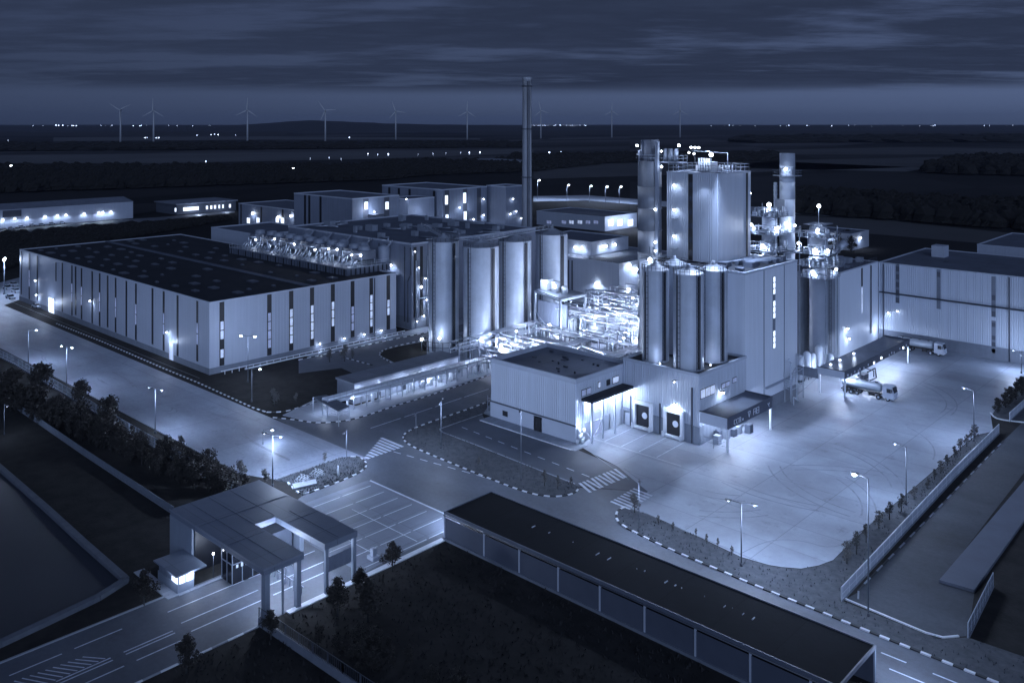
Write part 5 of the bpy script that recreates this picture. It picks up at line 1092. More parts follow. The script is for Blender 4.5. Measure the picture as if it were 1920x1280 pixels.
# long shed in front
sh = thing('bay_shed', 'long open bay shed with a near black flat roof along the front road', 'shed', (-65,91,0))
SX0, SX1, SY0, SY1, SZ = -94.2, -36.2, 86.2, 95.8, 3.95
MB().box(SX0,SY0,SZ-.12,SX1,SY1,SZ).build('roof', M['roofshed'], sh)
b = MB(); b.box(SX0-.05,SY0-.05,SZ-.3,SX1+.05,SY0+.12,SZ+.14); b.box(SX0-.05,SY1-.12,SZ-.3,SX1+.05,SY1+.05,SZ+.14); b.box(SX0-.05,SY0+.12,SZ-.3,SX0+.12,SY1-.12,SZ+.14); b.box(SX1-.12,SY0+.12,SZ-.3,SX1+.05,SY1-.12,SZ+.14); b.build('roof_edge', M['walldark2'], sh)
MB().box(SX0,SY0-.3,0,SX1,SY0+.3,.35).build('sill', M['plinth'], sh)
bays = [XonY(px, SY0-.0) for px in (847,908,974,1047,1125,1209,1304,1407,1520,1640)]
bays[0] = SX0+.1
bays = [b_ for b_ in bays if b_ < SX1-2]+[SX1-.1]
for x in bays: MB().box(x-.11,SY0-.12,.35,x+.11,SY0+.12,SZ-.3).build('post', M['trim'], sh)
for x in bays: MB().box(x-.1,SY1-.12,0,x+.1,SY1+.1,SZ-.3).build('post', M['trim3'], sh)
for x0, x1 in zip(bays, bays[1:]): MB().box(x0+.11,SY0-.03,.35,x1-.11,SY0+.03,SZ-.75).build('panel', M['shedpanel'], sh)
b = MB()
for x0, x1 in zip(bays, bays[1:]):
    if x0 < -84: b.box(x0+1.2,SY0+.3,SZ-.62,min(x1-.6,x0+4.5),SY0+.36,SZ-.36)
b.build('strip_light', M['window'], sh)
MB().box(SX0+.1,SY1-.3,0,SX1-.1,SY1-.2,SZ-.3).build('rear_screen', M['shedpanel'], sh)
b = MB()
for k in range(46):
    x = SX0+5+k*.95+rnd.uniform(-.3,.3); 
    if rnd.random() < .3: s_ = rnd.uniform(.02,.07); MB().box(x-s_,91.6+rnd.uniform(-.6,.6)-.1,SZ,x+s_,91.7+rnd.uniform(0,.2),SZ+.1).build('roof_clip', M['trim'], sh)
MB().cyl((SX0,SY0-.12,SZ-.38),(SX1,SY0-.12,SZ-.38),.1,None,8).build('gutter', M['darkmetal'], sh)
light(sh, (-96.3, 90.5, 3.1), 2600, LC); MB().box(-94.6,89.8,3.2,-94.3,91.2,3.4).build('end_lamp', M['bulb'], sh)
light(sh, (-33.5, 97.5, 4.2), 1500, LC)
b = MB(); railing(b, [(-95.6,94,0),(-95.6,97.5,0),(-91,97.6,0)], 2.4, 1.8, .09); b.bar((-95.6,94,.1),(-95.6,94,3.2),.2); tag(b.build('gate_barrier', M['darkmetal'], None, (-95.6,95,0)), 'dark barrier frame by the left rear corner of the long shed', 'barrier')
# ------------------------------------------------------------------ lamp columns
def lamp_column(label, base, h, heads=1, pw=3000, glow=True, arm=(1,0), r=.09, hid=.2, grp='lamp columns around the yards'):
    t = thing('street_lamp', label, 'street lamp', tuple(base), grp); x, y, z0 = base
    MB().cyl((x,y,z0),(x,y,z0+.5),r*2.2,r*2.0,8).build('base', M['darkmetal'], t)
    MB().cyl((x,y,z0+.4),(x,y,z0+h),r*1.15,r*.75,8).build('pole', M['polegrey'], t)
    a = Vector((arm[0],arm[1],0)).normalized()
    for s_ in ((1,) if heads == 1 else (1,-1)):
        tip = Vector((x,y,z0+h))+a*s_*1.5+Vector((0,0,.15)); hd = MB(); hd.bar((x,y,z0+h), tip, .1); hd.bar(tip-a*s_*.2, tip+a*s_*.7, .34, .16); hh = hd.build('lamp_head', M['darkmetal'], t)
        c_ = tip+a*s_*.25+Vector((0,0,-.14))
        MB().ball(c_, hid if glow else .12, 6, sz=.7).build('bulb', M['bulb'] if glow else M['tube'], hh)
    light(t, Vector((x,y,z0+h-.35))+a*1.9, pw, LC, .6)
    return t
V3 = lambda px, py: G(px, py)
PC = (.6,-.8)
lamp_column('lit lamp column farthest left on the edge of the left yard', V3(53,685), Zat(*V3(53,685)[:2],620), 1, 5200, True, (.4,1))
lamp_column('lit twin lamp column beside the leftmost big tree', V3(125,727), Zat(*V3(125,727)[:2],650), 2, 5600, True, (1,.3))
lamp_column('dark headed lamp column halfway along the left yard edge', V3(291,812), Zat(*V3(291,812)[:2],729), 2, 5200, False, (1,.3))
lamp_column('lamp column just behind the gatehouse roof', V3(511,912), Zat(*V3(511,912)[:2],816), 2, 12500, False, (1,.3))
lamp_column('short lit lamp on the dark lawn below the warehouse corner', V3(472,753), Zat(*V3(472,753)[:2],692), 1, 900, True, (.1,.1), hid=.25)
lamp_column('twin headed floodlight standing before the warehouse end wall', V3(465,716), Zat(*V3(465,716)[:2],630), 2, 4200, True, (1,.6), hid=.32)
lamp_column('low lit lamp added for a floating flare in the left yard', V3(493,833), Zat(*V3(493,833)[:2],806), 1, 1100, True, (.1,.1), .04, .22)  # pole and bulb added where only a floating flare is known
lamp_column('lamp column on the verge nearest the pump house', V3(827,842), Zat(*V3(827,842)[:2],752), 2, 2800, False, PC)
lamp_column('tall thin lamp column on the verge before the works building', V3(977,902), Zat(*V3(977,902)[:2],766), 1, 2000, False, PC, .06)
lamp_column('thin post on the left end of the middle verge', V3(780,817), Zat(*V3(780,817)[:2],774), 1, 300, False, PC, .05)
lamp_column('thin lamp column beside the second crossing', V3(1198,998), Zat(*V3(1198,998)[:2],897), 1, 3200, False, PC, .05)
lamp_column('dark lamp column standing before the rounded yard corner', V3(1390,1062), Zat(*V3(1390,1062)[:2],943), 2, 5200, False, (1,.3))
lamp_column('tallest lit lamp column over the right fence', V3(1628,1156), Zat(*V3(1628,1156)[:2],897), 1, 8000, True, (-1,.1), .1, .3)
lamp_column('lit lamp column halfway along the row of young trees', V3(1699,947), Zat(*V3(1699,947)[:2],838), 1, 4200, False, (-1,.1))
lamp_column('lamp column at the far end of the row of young trees', V3(1826,828), Zat(*V3(1826,828)[:2],732), 1, 4600, False, (-1,.1))
lamp_column('lamp column near the right edge before the right warehouse', V3(1915,700), Zat(*V3(1915,700)[:2],660), 1, 3400, False, (-1,.1))
lamp_column('thin post at the tip of the small verge by the gate', V3(650,862), Zat(*V3(650,862)[:2],806), 1, 3400, False, PC, .05)
lamp_column('tall lit double mast at the car park on the far left', V3(8,552), Zat(*V3(8,552)[:2],486), 2, 15000, True, (1,-.4), .16, .45)
lamp_column('low lamp by the road in the left foreground corner', V3(8,815), Zat(*V3(8,815)[:2],758), 1, 700, False, (1,0), .06)
lamp_column('lit lamp at the road in the far left distance', G(20,325), 9, 1, 20000, True, (1,0), .3, 1.3)
for px, by, ty in ((1008,374,338),(1063,376,347),(1105,379,349),(1135,380,350),(1161,382,350),(548-0,330,316)):
    b_ = V3(px,by); h_ = Zat(*b_[:2],ty) if px > 600 else 9
    lamp_column('lit lamp on the bright road behind the plant' if px > 600 else 'lit lamp at the edge of the dark woods left of centre', b_, h_, 1, 30000, True, (1,0), .12, .65 if px > 600 else .9, grp='lamps of the far roads')
# ------------------------------------------------------------------ vehicles
def wheels(th, spots, r=.5, w_=.32):
    for (x, y) in spots:
        wv = MB().cyl((x,y-w_/2,r),(x,y+w_/2,r),r,r,14).build('wheel', M['tyre'], th); MB().cyl((x,y-w_/2-.02,r),(x,y+w_/2+.02,r),r*.5,r*.5,10).build('rim', M['steel'], wv)
def tanker(label, loc, L_=10.2):
    t = thing('tanker_truck', label, 'tanker truck', (0,0,0), 'tanker trucks in the yard')
    b = MB(); n = 20; x0, x1 = -L_-1.5, -2.9; vs = []
    for x, k in ((x0,.55),(x0+.35,.96),(x0+.8,1),(x1-.8,1),(x1-.35,.96),(x1,.55)):
        for i in range(n): a_ = 2*math.pi*i/n; vs.append((x, math.cos(a_)*1.2*k, 2.35+math.sin(a_)*1.0*k))
    fs = [(k*n+i,(k+1)*n+i,(k+1)*n+(i+1)%n,k*n+(i+1)%n) for k in range(5) for i in range(n)]; b.add(vs, fs, 0, True); b.add(vs[:n], [tuple(range(n))]); b.add(vs[-n:], [tuple(range(n-1,-1,-1))])
    tk = b.build('tank', M['tanker'], t); b = MB()
    for k in range(4): xx = x0+1.4+k*(x1-x0-2.6)/3; b.cyl((xx,0,3.3),(xx,0,3.6),.35,.35,12)
    b.bar((x0+.6,.5,3.5),(x1-.6,.5,3.5),.06); b.bar((x0+.6,-.5,3.5),(x1-.6,-.5,3.5),.06); b.build('manhole', M['darkmetal'], tk)
    b = MB(); b.box(x0+.3,-.5,1.0,-.6,.5,1.25); b.box(x0+.2,-1.2,.75,x0+.4,1.2,1.0); b.box(-5.4,-1.2,.6,-4.2,-.7,1.2); b.box(-5.4,.7,.6,-4.2,1.2,1.2); b.build('chassis', M['black'], t)
    b = MB(); b.add([(-2.4,-1.22,.75),(0,-1.22,.55),(0,1.22,.55),(-2.4,1.22,.75),(-2.4,-1.22,3.3),(-.45,-1.15,3.2),(-.45,1.15,3.2),(-2.4,1.22,3.3),(-.02,-1.2,1.9),(-.02,1.2,1.9)], [(0,1,8,5,4),(3,7,6,9,2),(1,2,9,8),(8,9,6,5),(4,5,6,7),(0,4,7,3),(0,3,2,1)])
    cb_ = b.build('cab', M['trim'], t); MB().add([(0.02,-1.05,1.95),(0.02,1.05,1.95),(-.38,1.0,3.05),(-.38,-1.0,3.05)], [(0,1,2,3)]).build('windscreen', M['glass'], cb_)
    MB().box(-1.5,-1.25,1.9,-.6,-1.22,2.8).build('side_window', M['glass'], cb_); MB().box(-1.5,1.22,1.9,-.6,1.25,2.8).build('side_window', M['glass'], cb_)
    for y in (-.9,.9): MB().box(0,y-.2,.85,.06,y+.2,1.1).build('headlight', M['white'], cb_)
    for y in (-1.4,1.4): MB().box(-.4,y-.1,2.1,-.25,y+.1,2.8).build('mirror', M['black'], cb_)
    wheels(t, [(x,y) for x in (-1.3,-4.0+.7,x0+1.1,x0+2.4,x0+3.7) for y in (-1.02,1.02)], .52, .34)
    t.location = loc; return t
tanker('white tanker truck driving out from under the tanker canopy', (-69.6,195.6,.06))
tanker('pale tanker truck parked behind the tanker canopy along the warehouse wall', (-73.8,242.4,.06), 10.6)
fk = thing('loading_gear', 'dark loading arm and hoses standing under the middle of the tanker canopy', 'loading arm', (-81,207,0))
b = MB(); b.bar((-81,205,.1),(-81,205,3.6),.3); b.bar((-81,205,3.6),(-79,208,2.4),.2); b.bar((-79,208,2.4),(-79,208,1),.2); b.box(-82,206,.1,-80.6,209,1.4); b.build('arm', M['darkmetal'], fk)
b = MB(); b.path([(-81,209,1.4),(-79.6,210.5,2.4),(-78.8,209,.6),(-79.4,206,.3)],.14,8); b.build('hose', M['black'], fk)
ct = thing('pallet_stack', 'stack of dark wrapped goods under the front loading canopy', 'pallets', (-84.2,151,0))
for k in range(6): x = -86+rnd.random()*2.5; y = 147+k*1.9; MB().box(x-.6,y-.6,.15,x+.6,y+.6,1.2+rnd.random()).build('wrapped_load', M['walldark2'] if k % 2 else M['trim'], ct); MB().box(x-.65,y-.65,.07,x+.65,y+.65,.15).build('pallet', M['plinth'], ct)
cr = thing('parts_cage', 'cage of bright drums behind the posts at the works building corner', 'cage', (-103.4,130,0))
for k in range(7): MB().cyl((-103.9+.4*(k%2),128.8+k*.3,.1+.9*(k%3)),(-103.9+.4*(k%2),128.8+k*.3,.9+.9*(k%3)),.28,None,10).build('drum', M['white'], cr)
light(cr, (-102.9,129.6,3.2), 500, LW)
def make_car():
    t = thing('parked_car', 'car', 'car', (0,0,0), 'cars parked on the far left')
    b = MB(); b.add([(-2.1,-.85,.35),(2.1,-.85,.35),(2.1,.85,.35),(-2.1,.85,.35),(-2.15,-.85,.85),(2.15,-.82,.75),(2.15,.82,.75),(-2.15,.85,.85),(-1.0,-.85,.92),(.9,-.85,.9),(.9,.85,.9),(-1.0,.85,.92)], [(0,1,5,9,8,4),(3,7,11,10,6,2),(1,2,6,5),(5,6,10,9),(9,10,11,8),(8,11,7,4),(4,7,3,0),(0,3,2,1)]); b.build('body', M['carpaint'], t)
    b = MB(); b.add([(-1.6,-.78,.9),(1.1,-.78,.88),(1.1,.78,.88),(-1.6,.78,.9),(-1.0,-.66,1.42),(.3,-.66,1.42),(.3,.66,1.42),(-1.0,.66,1.42)], [(0,1,5,4),(1,2,6,5),(2,3,7,6),(3,0,4,7),(4,5,6,7)]); b.build('cabin', M['glass'], t)
    MB().box(-.95,-.62,1.42,.25,.62,1.45).build('roof_panel', M['carpaint'], t)
    for (x, y) in ((-1.3,-.8),(-1.3,.8),(1.3,-.8),(1.3,.8)): MB().cyl((x,y-.1,.32),(x,y+.1,.32),.32,None,12).build('wheel', M['tyre'], t)
    return t
car0 = make_car(); first = True
spots = []
for px, py in ((60,424),(78,423),(97,421),(116,419),(136,417),(150,416),(168,413),(190,410),(214,407),(40,427),(20,430)): spots.append((px, py, 'small pale car in the row parked in front of the long far shed', 1.57))
for px, py, lb_ in ((20,560,'nearest pale car on the lit car park at the left edge'),(30,548,'second pale car on the lit car park at the left edge'),(14,542,'third pale car back on the lit car park at the left edge'),(26,536,'farthest pale car on the lit car park at the left edge'),(70,577,'pale car parked beside the lit door at the far left end of the warehouse')): spots.append((px, py, lb_, .1))
for px, py, lb_, rz in spots:
    o = car0 if first else copy_tree(car0); first = False
    o.location = V3(px, py)+Vector((0,0,.04)); o.rotation_euler = (0,0,rz); o['label'] = lb_
struct('car_park', MB().sheet([p[:2] for p in PX([(-60,545),(38,520),(36,562),(0,575),(-60,600)])], .02), M['apron'])
# ------------------------------------------------------------------ fences and walls
def fence(label, pts, h, step, m_='steel', solid=None, base=.25, t=.07, rails=(1.0,.5), cat='fence'):
    th = thing('fence', label, cat, tuple(pts[0])); b = MB(); q = MB(); s_ = MB(); bs = MB()
    posts = 0
    for a_, c_ in zip(pts, pts[1:]):
        n = max(1, int((c_-a_).length/step))
        for k in range(n+1):
            p = a_.lerp(c_, k/n)
            if posts < 95: MB().bar(p, p+Vector((0,0,h)), t*1.6).build('post', M[m_], th); posts += 1
            else: b.bar(p, p+Vector((0,0,h)), t*1.6)
        for r_ in rails: q.bar(a_+Vector((0,0,h*r_)), c_+Vector((0,0,h*r_)), t)
        m2 = int((c_-a_).length/.35)
        if solid: s_.bar(a_+Vector((0,0,h*.52)), c_+Vector((0,0,h*.52)), .05, h*.86)
        else:
            for k in range(m2): p = a_.lerp(c_, k/m2); s_.bar(p+Vector((0,0,.2)), p+Vector((0,0,h)), .03)
        if base: bs.bar(a_+Vector((0,0,base/2)), c_+Vector((0,0,base/2)), .25, base)
    if b.v: tag(b.build('post', M[m_], th), kind='stuff')
    q.build('rail', M[m_], th); s_.build('infill', M[solid or m_], th)
    if base: bs.build('base_wall', M['plinth'], th)
    return th
fence('pale panel fence between the row of young trees and the side road', PX([(1578,1128),(1700,995),(1790,897),(1873,813)]), 1.9, 2.4, 'white', 'fencepanel')
fence('short pale fence at the bottom right corner of the side road', PX([(1815,1197),(1862,1100)]), 1.9, 1.6, 'trim', 'fencepanel2')
fence('low concrete panel fence along the outer side of the dark hedge', PX([(-160,660),(0,745),(78,798),(156,852),(325,964)]), 1.2, 3.0, 'plinth', 'fencepanel2')
fence('thin railing fence between the hedge and the left yard', PX([(-60,640),(28,684),(125,742),(231,806),(384,896),(470,948)]), 2.0, 2.6, 'trim3')
fence('mesh fence on a concrete base running from the gatehouse into the bottom corner', [Vector((-94.2,56.2,0)), Vector((-78,56.6,0)), Vector((-60,57.0,0)), Vector((-45,57.2,0))], 2.2, 2.6, 'darkmetal', None, 1.0)
fence('thin fence climbing beside the right edge verge', PX([(1893,790),(1990,700)]), 1.8, 3.0, 'white', 'fencepanel')
# ramp platform on the right
pl_ = PX([(1761,1092),(1990,822),(2050,840),(2080,900),(1920,980),(1827,1111)]); b = MB(); b.prism([p[:2] for p in pl_], 0, .4); tag(b.build('loading_platform', M['platform'], None, pl_[0]), 'long raised flat grey platform beside the side road on the right', 'platform')
# bicycle-like garden clutter on the small verge near the gate
for k, (px, py) in enumerate(((563,903),(590,892))):
    p = G(px, py); t = thing('bicycle_rack', ('left' if k == 0 else 'right')+' tangle of parked bicycles on the small verge behind the gatehouse', 'bicycles', tuple(p))
    for j in range(4):
        x, y = p.x+j*.55, p.y+rnd.uniform(-.3,.3); b = MB()
        for dy in (-.55,.55):
            pts = [(x+.08*math.sin(a_), y+dy+math.cos(a_)*.33, .5+math.sin(a_)*.33) for a_ in [2*math.pi*q/10 for q in range(11)]]
            b.path(pts, .035, 4)
        b.build('wheel', M['trim'], t); b = MB(); b.bar((x,y-.55,.5),(x,y-.1,1.0),.06); b.bar((x,y-.1,1.0),(x,y+.5,1.05),.06); b.bar((x,y+.55,.5),(x,y+.5,1.2),.06); b.bar((x-.3,y+.5,1.2),(x+.3,y+.5,1.2),.06); b.bar((x,y-.1,1.0),(x,y+.55,.5),.06); b.build('frame', M['white'], t)
tag(MB().prism([p[:2] for p in PX([(548,912),(592,903),(594,911),(552,921)])], .12, .5).build('flower_bed', M['kerbgrey'], None, G(570,912)), 'pale kerbed flower bed on the small verge behind the gatehouse', 'flower bed')
tag(MB().cyl(G(634,893)+Vector((0,0,.1)), G(634,893)+Vector((0,0,1.9)), .2, .1, 8).build('bollard', M['white'], None, G(634,893)), 'pale bollard on the small verge behind the gatehouse', 'bollard')
rr_ = MB(); [rr_.box(-107.2+k*.3,77.6,.05,-107.05+k*.3,80.8,.062) for k in range(18)]
struct('weighbridge', MB().sheet([(-113.6,79.2),(-107.8,79.2),(-107.8,83.2),(-113.6,83.2)], .058), M['walldark2'])
tag(MB().box(-97.8,75.0,0,-96.4,76.2,.5).box(-97.4,75.3,.5,-96.8,75.9,1.5).build('card_reader', M['trim'], None, (-97.1,75.6,0)), 'small pale card reader post on the island between the entrance lanes', 'card reader')

# ------------------------------------------------------------------ trees
def tree_mesh(h, r, seed, n=420, leaf=.34, conic=.5, trunk=.28, mats=('leaf',), limbs=6):
    q = random.Random(seed); tb = MB(); th = h*trunk
    tb.cyl((0,0,-.1),(q.uniform(-.1,.1),q.uniform(-.1,.1),h*.75),h*.022+.04,.03,6)
    cen = []
    for k in range(limbs):
        a_ = q.uniform(0,6.28); zz = th+(h-th)*q.uniform(.05,.75); rr_ = r*q.uniform(.4,.85)*(1-conic*(zz-th)/(h-th)); e = Vector((math.cos(a_)*rr_, math.sin(a_)*rr_, zz+rr_*.6)); tb.cyl((0,0,zz*.85), e, .05, .02, 4); cen.append((e, r*q.uniform(.28,.46)))
    for k in range(5): zz = th+(h-th)*(.15+.17*k); cen.append((Vector((q.uniform(-.2,.2)*r,q.uniform(-.2,.2)*r,zz)), r*(.62-.42*conic*(zz-th)/(h-th))))
    cen.append((Vector((0,0,h*.93)), r*.24))
    lb_ = MB()
    for k in range(n):
        c, rr_ = q.choice(cen); v = Vector((q.gauss(0,1),q.gauss(0,1),q.gauss(0,1))).normalized(); p = c+v*rr_*(q.random()**.4)
        if p.z < th*.7: continue
        u = Vector((q.gauss(0,1),q.gauss(0,1),q.gauss(0,.6))).normalized(); w_ = u.cross(v).normalized() if u.cross(v).length > .1 else Vector((0,0,1)); s_ = leaf*q.uniform(.5,1.25)
        lb_.add([p-u*s_, p+w_*s_*.55, p+u*s_, p-w_*s_*.55], [(0,1,2,3)])
    return tb, lb_
KH = ('h', 4, 1.15, 18, 520, .15, .45, .22, 'leafmid')
TP = {}
def plant(kind, p, h, label, group=None, name='tree', cat='tree', rz=None):
    """kind = (key, base height, radius ...): built once, then copied and scaled"""
    key, hh, r, seed, n, leaf, conic, trunk, ml = kind
    if key not in TP:
        tb, lb_ = tree_mesh(hh, r, seed, n, leaf, conic, trunk); t = thing(name, label, cat, (0,0,0), group)
        tb.build('trunk', M['bark'], t); lb_.build('crown', M[ml], t); TP[key] = t; o = t
    else: o = copy_tree(TP[key])
    o.name = name; s_ = h/hh; o.location = p; o.scale = (s_*rnd.uniform(.88,1.12), s_*rnd.uniform(.88,1.12), s_); o.rotation_euler = (0,0,rnd.uniform(0,6.28) if rz is None else rz)
    o['label'] = label; o['category'] = cat
    if group: o['group'] = group
    elif 'group' in o: del o['group']
    return o
KA = ('a', 5, 1.85, 11, 1700, .18, .45, .25, 'leaf'); KB = ('b', 6, 2.1, 12, 1700, .20, .35, .22, 'leaf'); KC = ('c', 5, 1.7, 13, 1200, .20, .5, .1, 'leaf')
KD = ('d', 3, .8, 14, 240, .16, .5, .25, 'leafpale'); KE = ('e', 5, 2.1, 15, 1300, .21, .2, .05, 'leaf'); KF = ('f', 3.4, 1.1, 16, 420, .18, .3, .2, 'leafpale'); KG = ('g', 6, 1.5, 17, 1300, .19, .8, .18, 'leaf')
def tp(px, by, ty): b_ = G(px, by); return b_, Zat(b_.x, b_.y, ty)
for px, by, ty, lb_ in ((736,1070,1015,'round crowned young tree alone on the lawn right of the gatehouse'),(633,1155,1083,'dark tree left of the pair on the lawn beside the gate fence'),(676,1118,1064,'rear tree of the pair half hidden behind its neighbour'),(690,1165,1084,'front tree of the pair on the lawn'),(508,1198,1143,'small tree at the foot of the gatehouse corner post'),(350,1262,1190,'lone dark tree beside the approach road at the bottom'),(270,1135,1068,'dark tree left of the lit kiosk')):
    b_, h_ = tp(px, by, ty); plant(KA, b_, h_, lb_)
for k in range(44):
    x = rnd.uniform(-86,-52); y = rnd.uniform(58.3, 62)+max(0, (x+86)*.22)*rnd.random(); plant(rnd.choice((KE,KC)), (x,y,0), rnd.uniform(1.3,2.9), 'dark bush in the thicket behind the mesh fence at the bottom', 'bushes of the bottom thicket', 'bush', 'bush')
big = ((75,770,680,'broad tree at the left edge of the hedge beside the twin lamp'),(152,790,712,'round topped tree standing up from the hedge behind the railing'),(207,830,742,'leaning pale edged tree in the hedge below the railing'),(20,760,690,'leftmost big tree at the picture edge'))
for px, by, ty, lb_ in big: b_, h_ = tp(px, by, ty); plant(KB, b_, h_, lb_)
A_, B_ = G(-60,712), G(470,925)
for k in range(150):
    t = (k+rnd.random())/150; p = A_.lerp(B_, t); u = Vector((-(B_-A_).y,(B_-A_).x,0)).normalized()
    lane = k % 3; p = p-u*(lane*2.0+.2)+Vector((rnd.uniform(-.8,.8),rnd.uniform(-.6,.6),0)); 
    plant(rnd.choice((KC,KE,KG)), p, rnd.uniform(2.2,4.6), 'dark densely leaved shrub in the long hedge left of the gatehouse', 'shrubs of the long hedge', 'hedge_shrub', 'shrub')
for px, by, ty, lb_ in ((497,908,878,'small spiky tree against the left yard behind the gatehouse roof'),(452,900,862,'dark shrub at the right end of the hedge by the yard'),(340,838,816,'small round bush on the verge beside the left yard'),(514,762,728,'thin pale shrub on the dark lawn beside the pump house'),(555,752,736,'tiny upright shrub on the dark lawn beside the pump house'),(646,678,647,'small tree near the bend of the service road'),(618,679,655,'darker small tree left of the bend of the service road'),(661,672,656,'low shrub right of the bend of the service road'),(609,866,848,'tiny bush on the edge of the small verge'),(1190,962,925,'bare twiggy tree at the corner beside the second crossing')):
    b_, h_ = tp(px, by, ty); plant(KF, b_, h_, lb_)
for px, by, ty in ((1021,912,880),(1046,918,890),(1071,915,893),(898,872,855)): b_, h_ = tp(px, by, ty); plant(KD, b_, max(h_,1.2), 'thin pale sapling on the verge before the works building', 'saplings on the middle verge', 'sapling')
for px, by, ty in ((1234,985,965),(1262,995,978),(1305,1005,990),(1325,1020,1000),(1346,1025,1008),(1372,1042,1022)): b_, h_ = tp(px, by, ty); plant(KD, b_, max(h_,1.2), 'thin pale sapling on the verge along the yard edge', 'saplings along the yard edge', 'sapling')
rowt = [(1588,1058,1012),(1606,1040,992),(1624,1018,978),(1648,992,955),(1668,975,937),(1690,960,922),(1714,937,910),(1740,918,895),(1752,900,877),(1764,888,862),(1776,874,850),(1790,858,834),(1801,846,820),(1812,838,812),(1821,826,803),(1828,822,794)]
for i, (px, by, ty) in enumerate(rowt): b_, h_ = tp(px, by, ty); h_ *= .95; plant(KH if i % 3 else KF, b_, h_, 'young tree in the row between the concrete yard and the right fence', 'young trees along the right fence', 'young_tree')
for px, by, ty in ((1870,775,745),(1885,765,735),(1895,757,724),(1905,750,715),(1916,742,705),(1925,735,700)): b_, h_ = tp(px, by, ty); plant(KC, b_, h_, 'dark bushy tree on the verge at the right picture edge', 'trees at the right edge', 'tree')
for k in range(12): b_ = G(rnd.uniform(1560,1620), rnd.uniform(452,474)); plant(KE, b_, rnd.uniform(5,9), 'dark leafy tree between the process towers and the far store', 'trees behind the right towers', 'tree')
# ------------------------------------------------------------------ far woods (one mass each), hills, turbines, distant lamps
def woods(label, quad, n, h, rr_, nm='woodland'):
    b = MB(); P4 = [G(*p) for p in quad]; q = random.Random(len(label)+n)
    ico = []
    for _ in range(6):
        m = []
        for i in range(4):
            for j in range(7):
                th_ = math.pi*.5*i/3.4; ph_ = 2*math.pi*(j+.5*(i % 2))/7; k_ = 1+q.uniform(-.16,.16); m.append(Vector((math.cos(th_)*math.cos(ph_)*k_, math.cos(th_)*math.sin(ph_)*k_, math.sin(th_)*k_)))
        m.append(Vector((0,0,1.08))); ico.append(m)
    fs = [(i*7+j, i*7+(j+1)%7, (i+1)*7+(j+1)%7, (i+1)*7+j) for i in range(3) for j in range(7)]+[(21+j, 21+(j+1)%7, 28) for j in range(7)]
    for _ in range(n):
        s_, t_ = q.random(), q.random(); p = P4[0].lerp(P4[1], s_).lerp(P4[3].lerp(P4[2], s_), t_); k_ = q.uniform(.5,1.3); m = q.choice(ico)
        b.add([(p.x+v.x*rr_*k_, p.y+v.y*rr_*k_, h*.1*k_+v.z*h*.62*k_) for v in m]+[], fs)
    return tag(b.build(nm, M['wood'], None, P4[0]), label, 'woods', kind='stuff')
woods('dark woodland belt across the left middle distance', [(-160,368),(720,338),(900,318),(-160,318)], 4200, 11, 7)
woods('dark woodland belt right behind the tall halls', [(640,335),(1000,322),(1190,300),(700,312)], 900, 12, 9)
woods('thin dark tree belt across the far fields on the left', [(-160,285),(980,277),(980,272),(-160,276)], 900, 16, 26)
woods('dark tree belt right of the chimney in the distance', [(960,308),(1260,303),(1470,294),(960,298)], 800, 13, 13)
woods('dark tree belt between the tower and the field on the right', [(1200,306),(1450,303),(1450,296),(1230,298)], 240, 15, 16)
woods('long dark wood beyond the road on the right', [(1490,400),(2100,446),(2100,410),(1500,372)], 1300, 12, 6.5)
woods('dark wood on the rise at the far right', [(1730,326),(2100,334),(2100,305),(1800,302)], 800, 16, 11)
woods('faint dark tree line on the far right horizon', [(1400,268),(2100,266),(2100,258),(1400,260)], 500, 22, 60)
woods('low dark scrub between the far sheds and the warehouse', [(-100,500),(330,430),(440,410),(-100,450)], 1300, 3.5, 3.5, 'scrub')
woods('dark shrubs around the far left road', [(-100,560),(30,490),(200,455),(-100,470)], 260, 3.0, 3.2, 'scrub')
woods('dark hedge and scrub beyond the basin wall at the bottom left', [(-160,850),(60,800),(200,880),(-60,900)], 0, 2, 2, 'scrub') if False else None
def hill(name, pts, d0, d1):
    """ridge: list of (pixel x, crest pixel y) at distance d0, falling to the plain towards the camera and behind"""
    b = MB(); rows = []
    for f in (-.16, -.08, 0, .10, .25):
        row = []
        for px, py in pts:
            d_ = d0*(1+f); zc = CAM_H-(py-HOR)*d0/FPX; r_ = (px-960)*d_/FPX
            z_ = -3 if f in (-.16, .25) else (zc*.55 if f < 0 else (zc if f == 0 else zc*.7)); row.append((r_*CA-d_*SA, r_*SA+d_*CA, z_))
        rows.append(row)
    n = len(pts); vs = [p for r_ in rows for p in r_]; fs = [(k*n+i, k*n+i+1, (k+1)*n+i+1, (k+1)*n+i) for k in range(4) for i in range(n-1)]
    b.add(vs, fs, 0, True); return tag(b.build(name, M['hill']), kind='structure')
hp = []
q = random.Random(3)
for px in range(-400, 2400, 20):
    py = 236.5+q.uniform(-.4,.4)
    if 380 < px < 1010: py = 236.5-8*max(0, 1-abs(px-575)/150)-5.0*max(0, 1-abs(px-700)/300)+q.uniform(-.3,.3)
    hp.append((px, py))
hill('hills', hp, 8500, 0)
hill('far_ridge', [(px, 234.2+q.uniform(-.25,.25)) for px in range(-500, 2500, 25)], 12500, 0)
hill('near_rise', [(px, 246+q.uniform(-.5,.5)-3*max(0, 1-abs(px-1250)/300)) for px in range(880, 2500, 40)], 5600, 0)
hill('near_rise', [(px, 247+q.uniform(-.6,.6)) for px in range(-500, 560, 40)], 5200, 0)
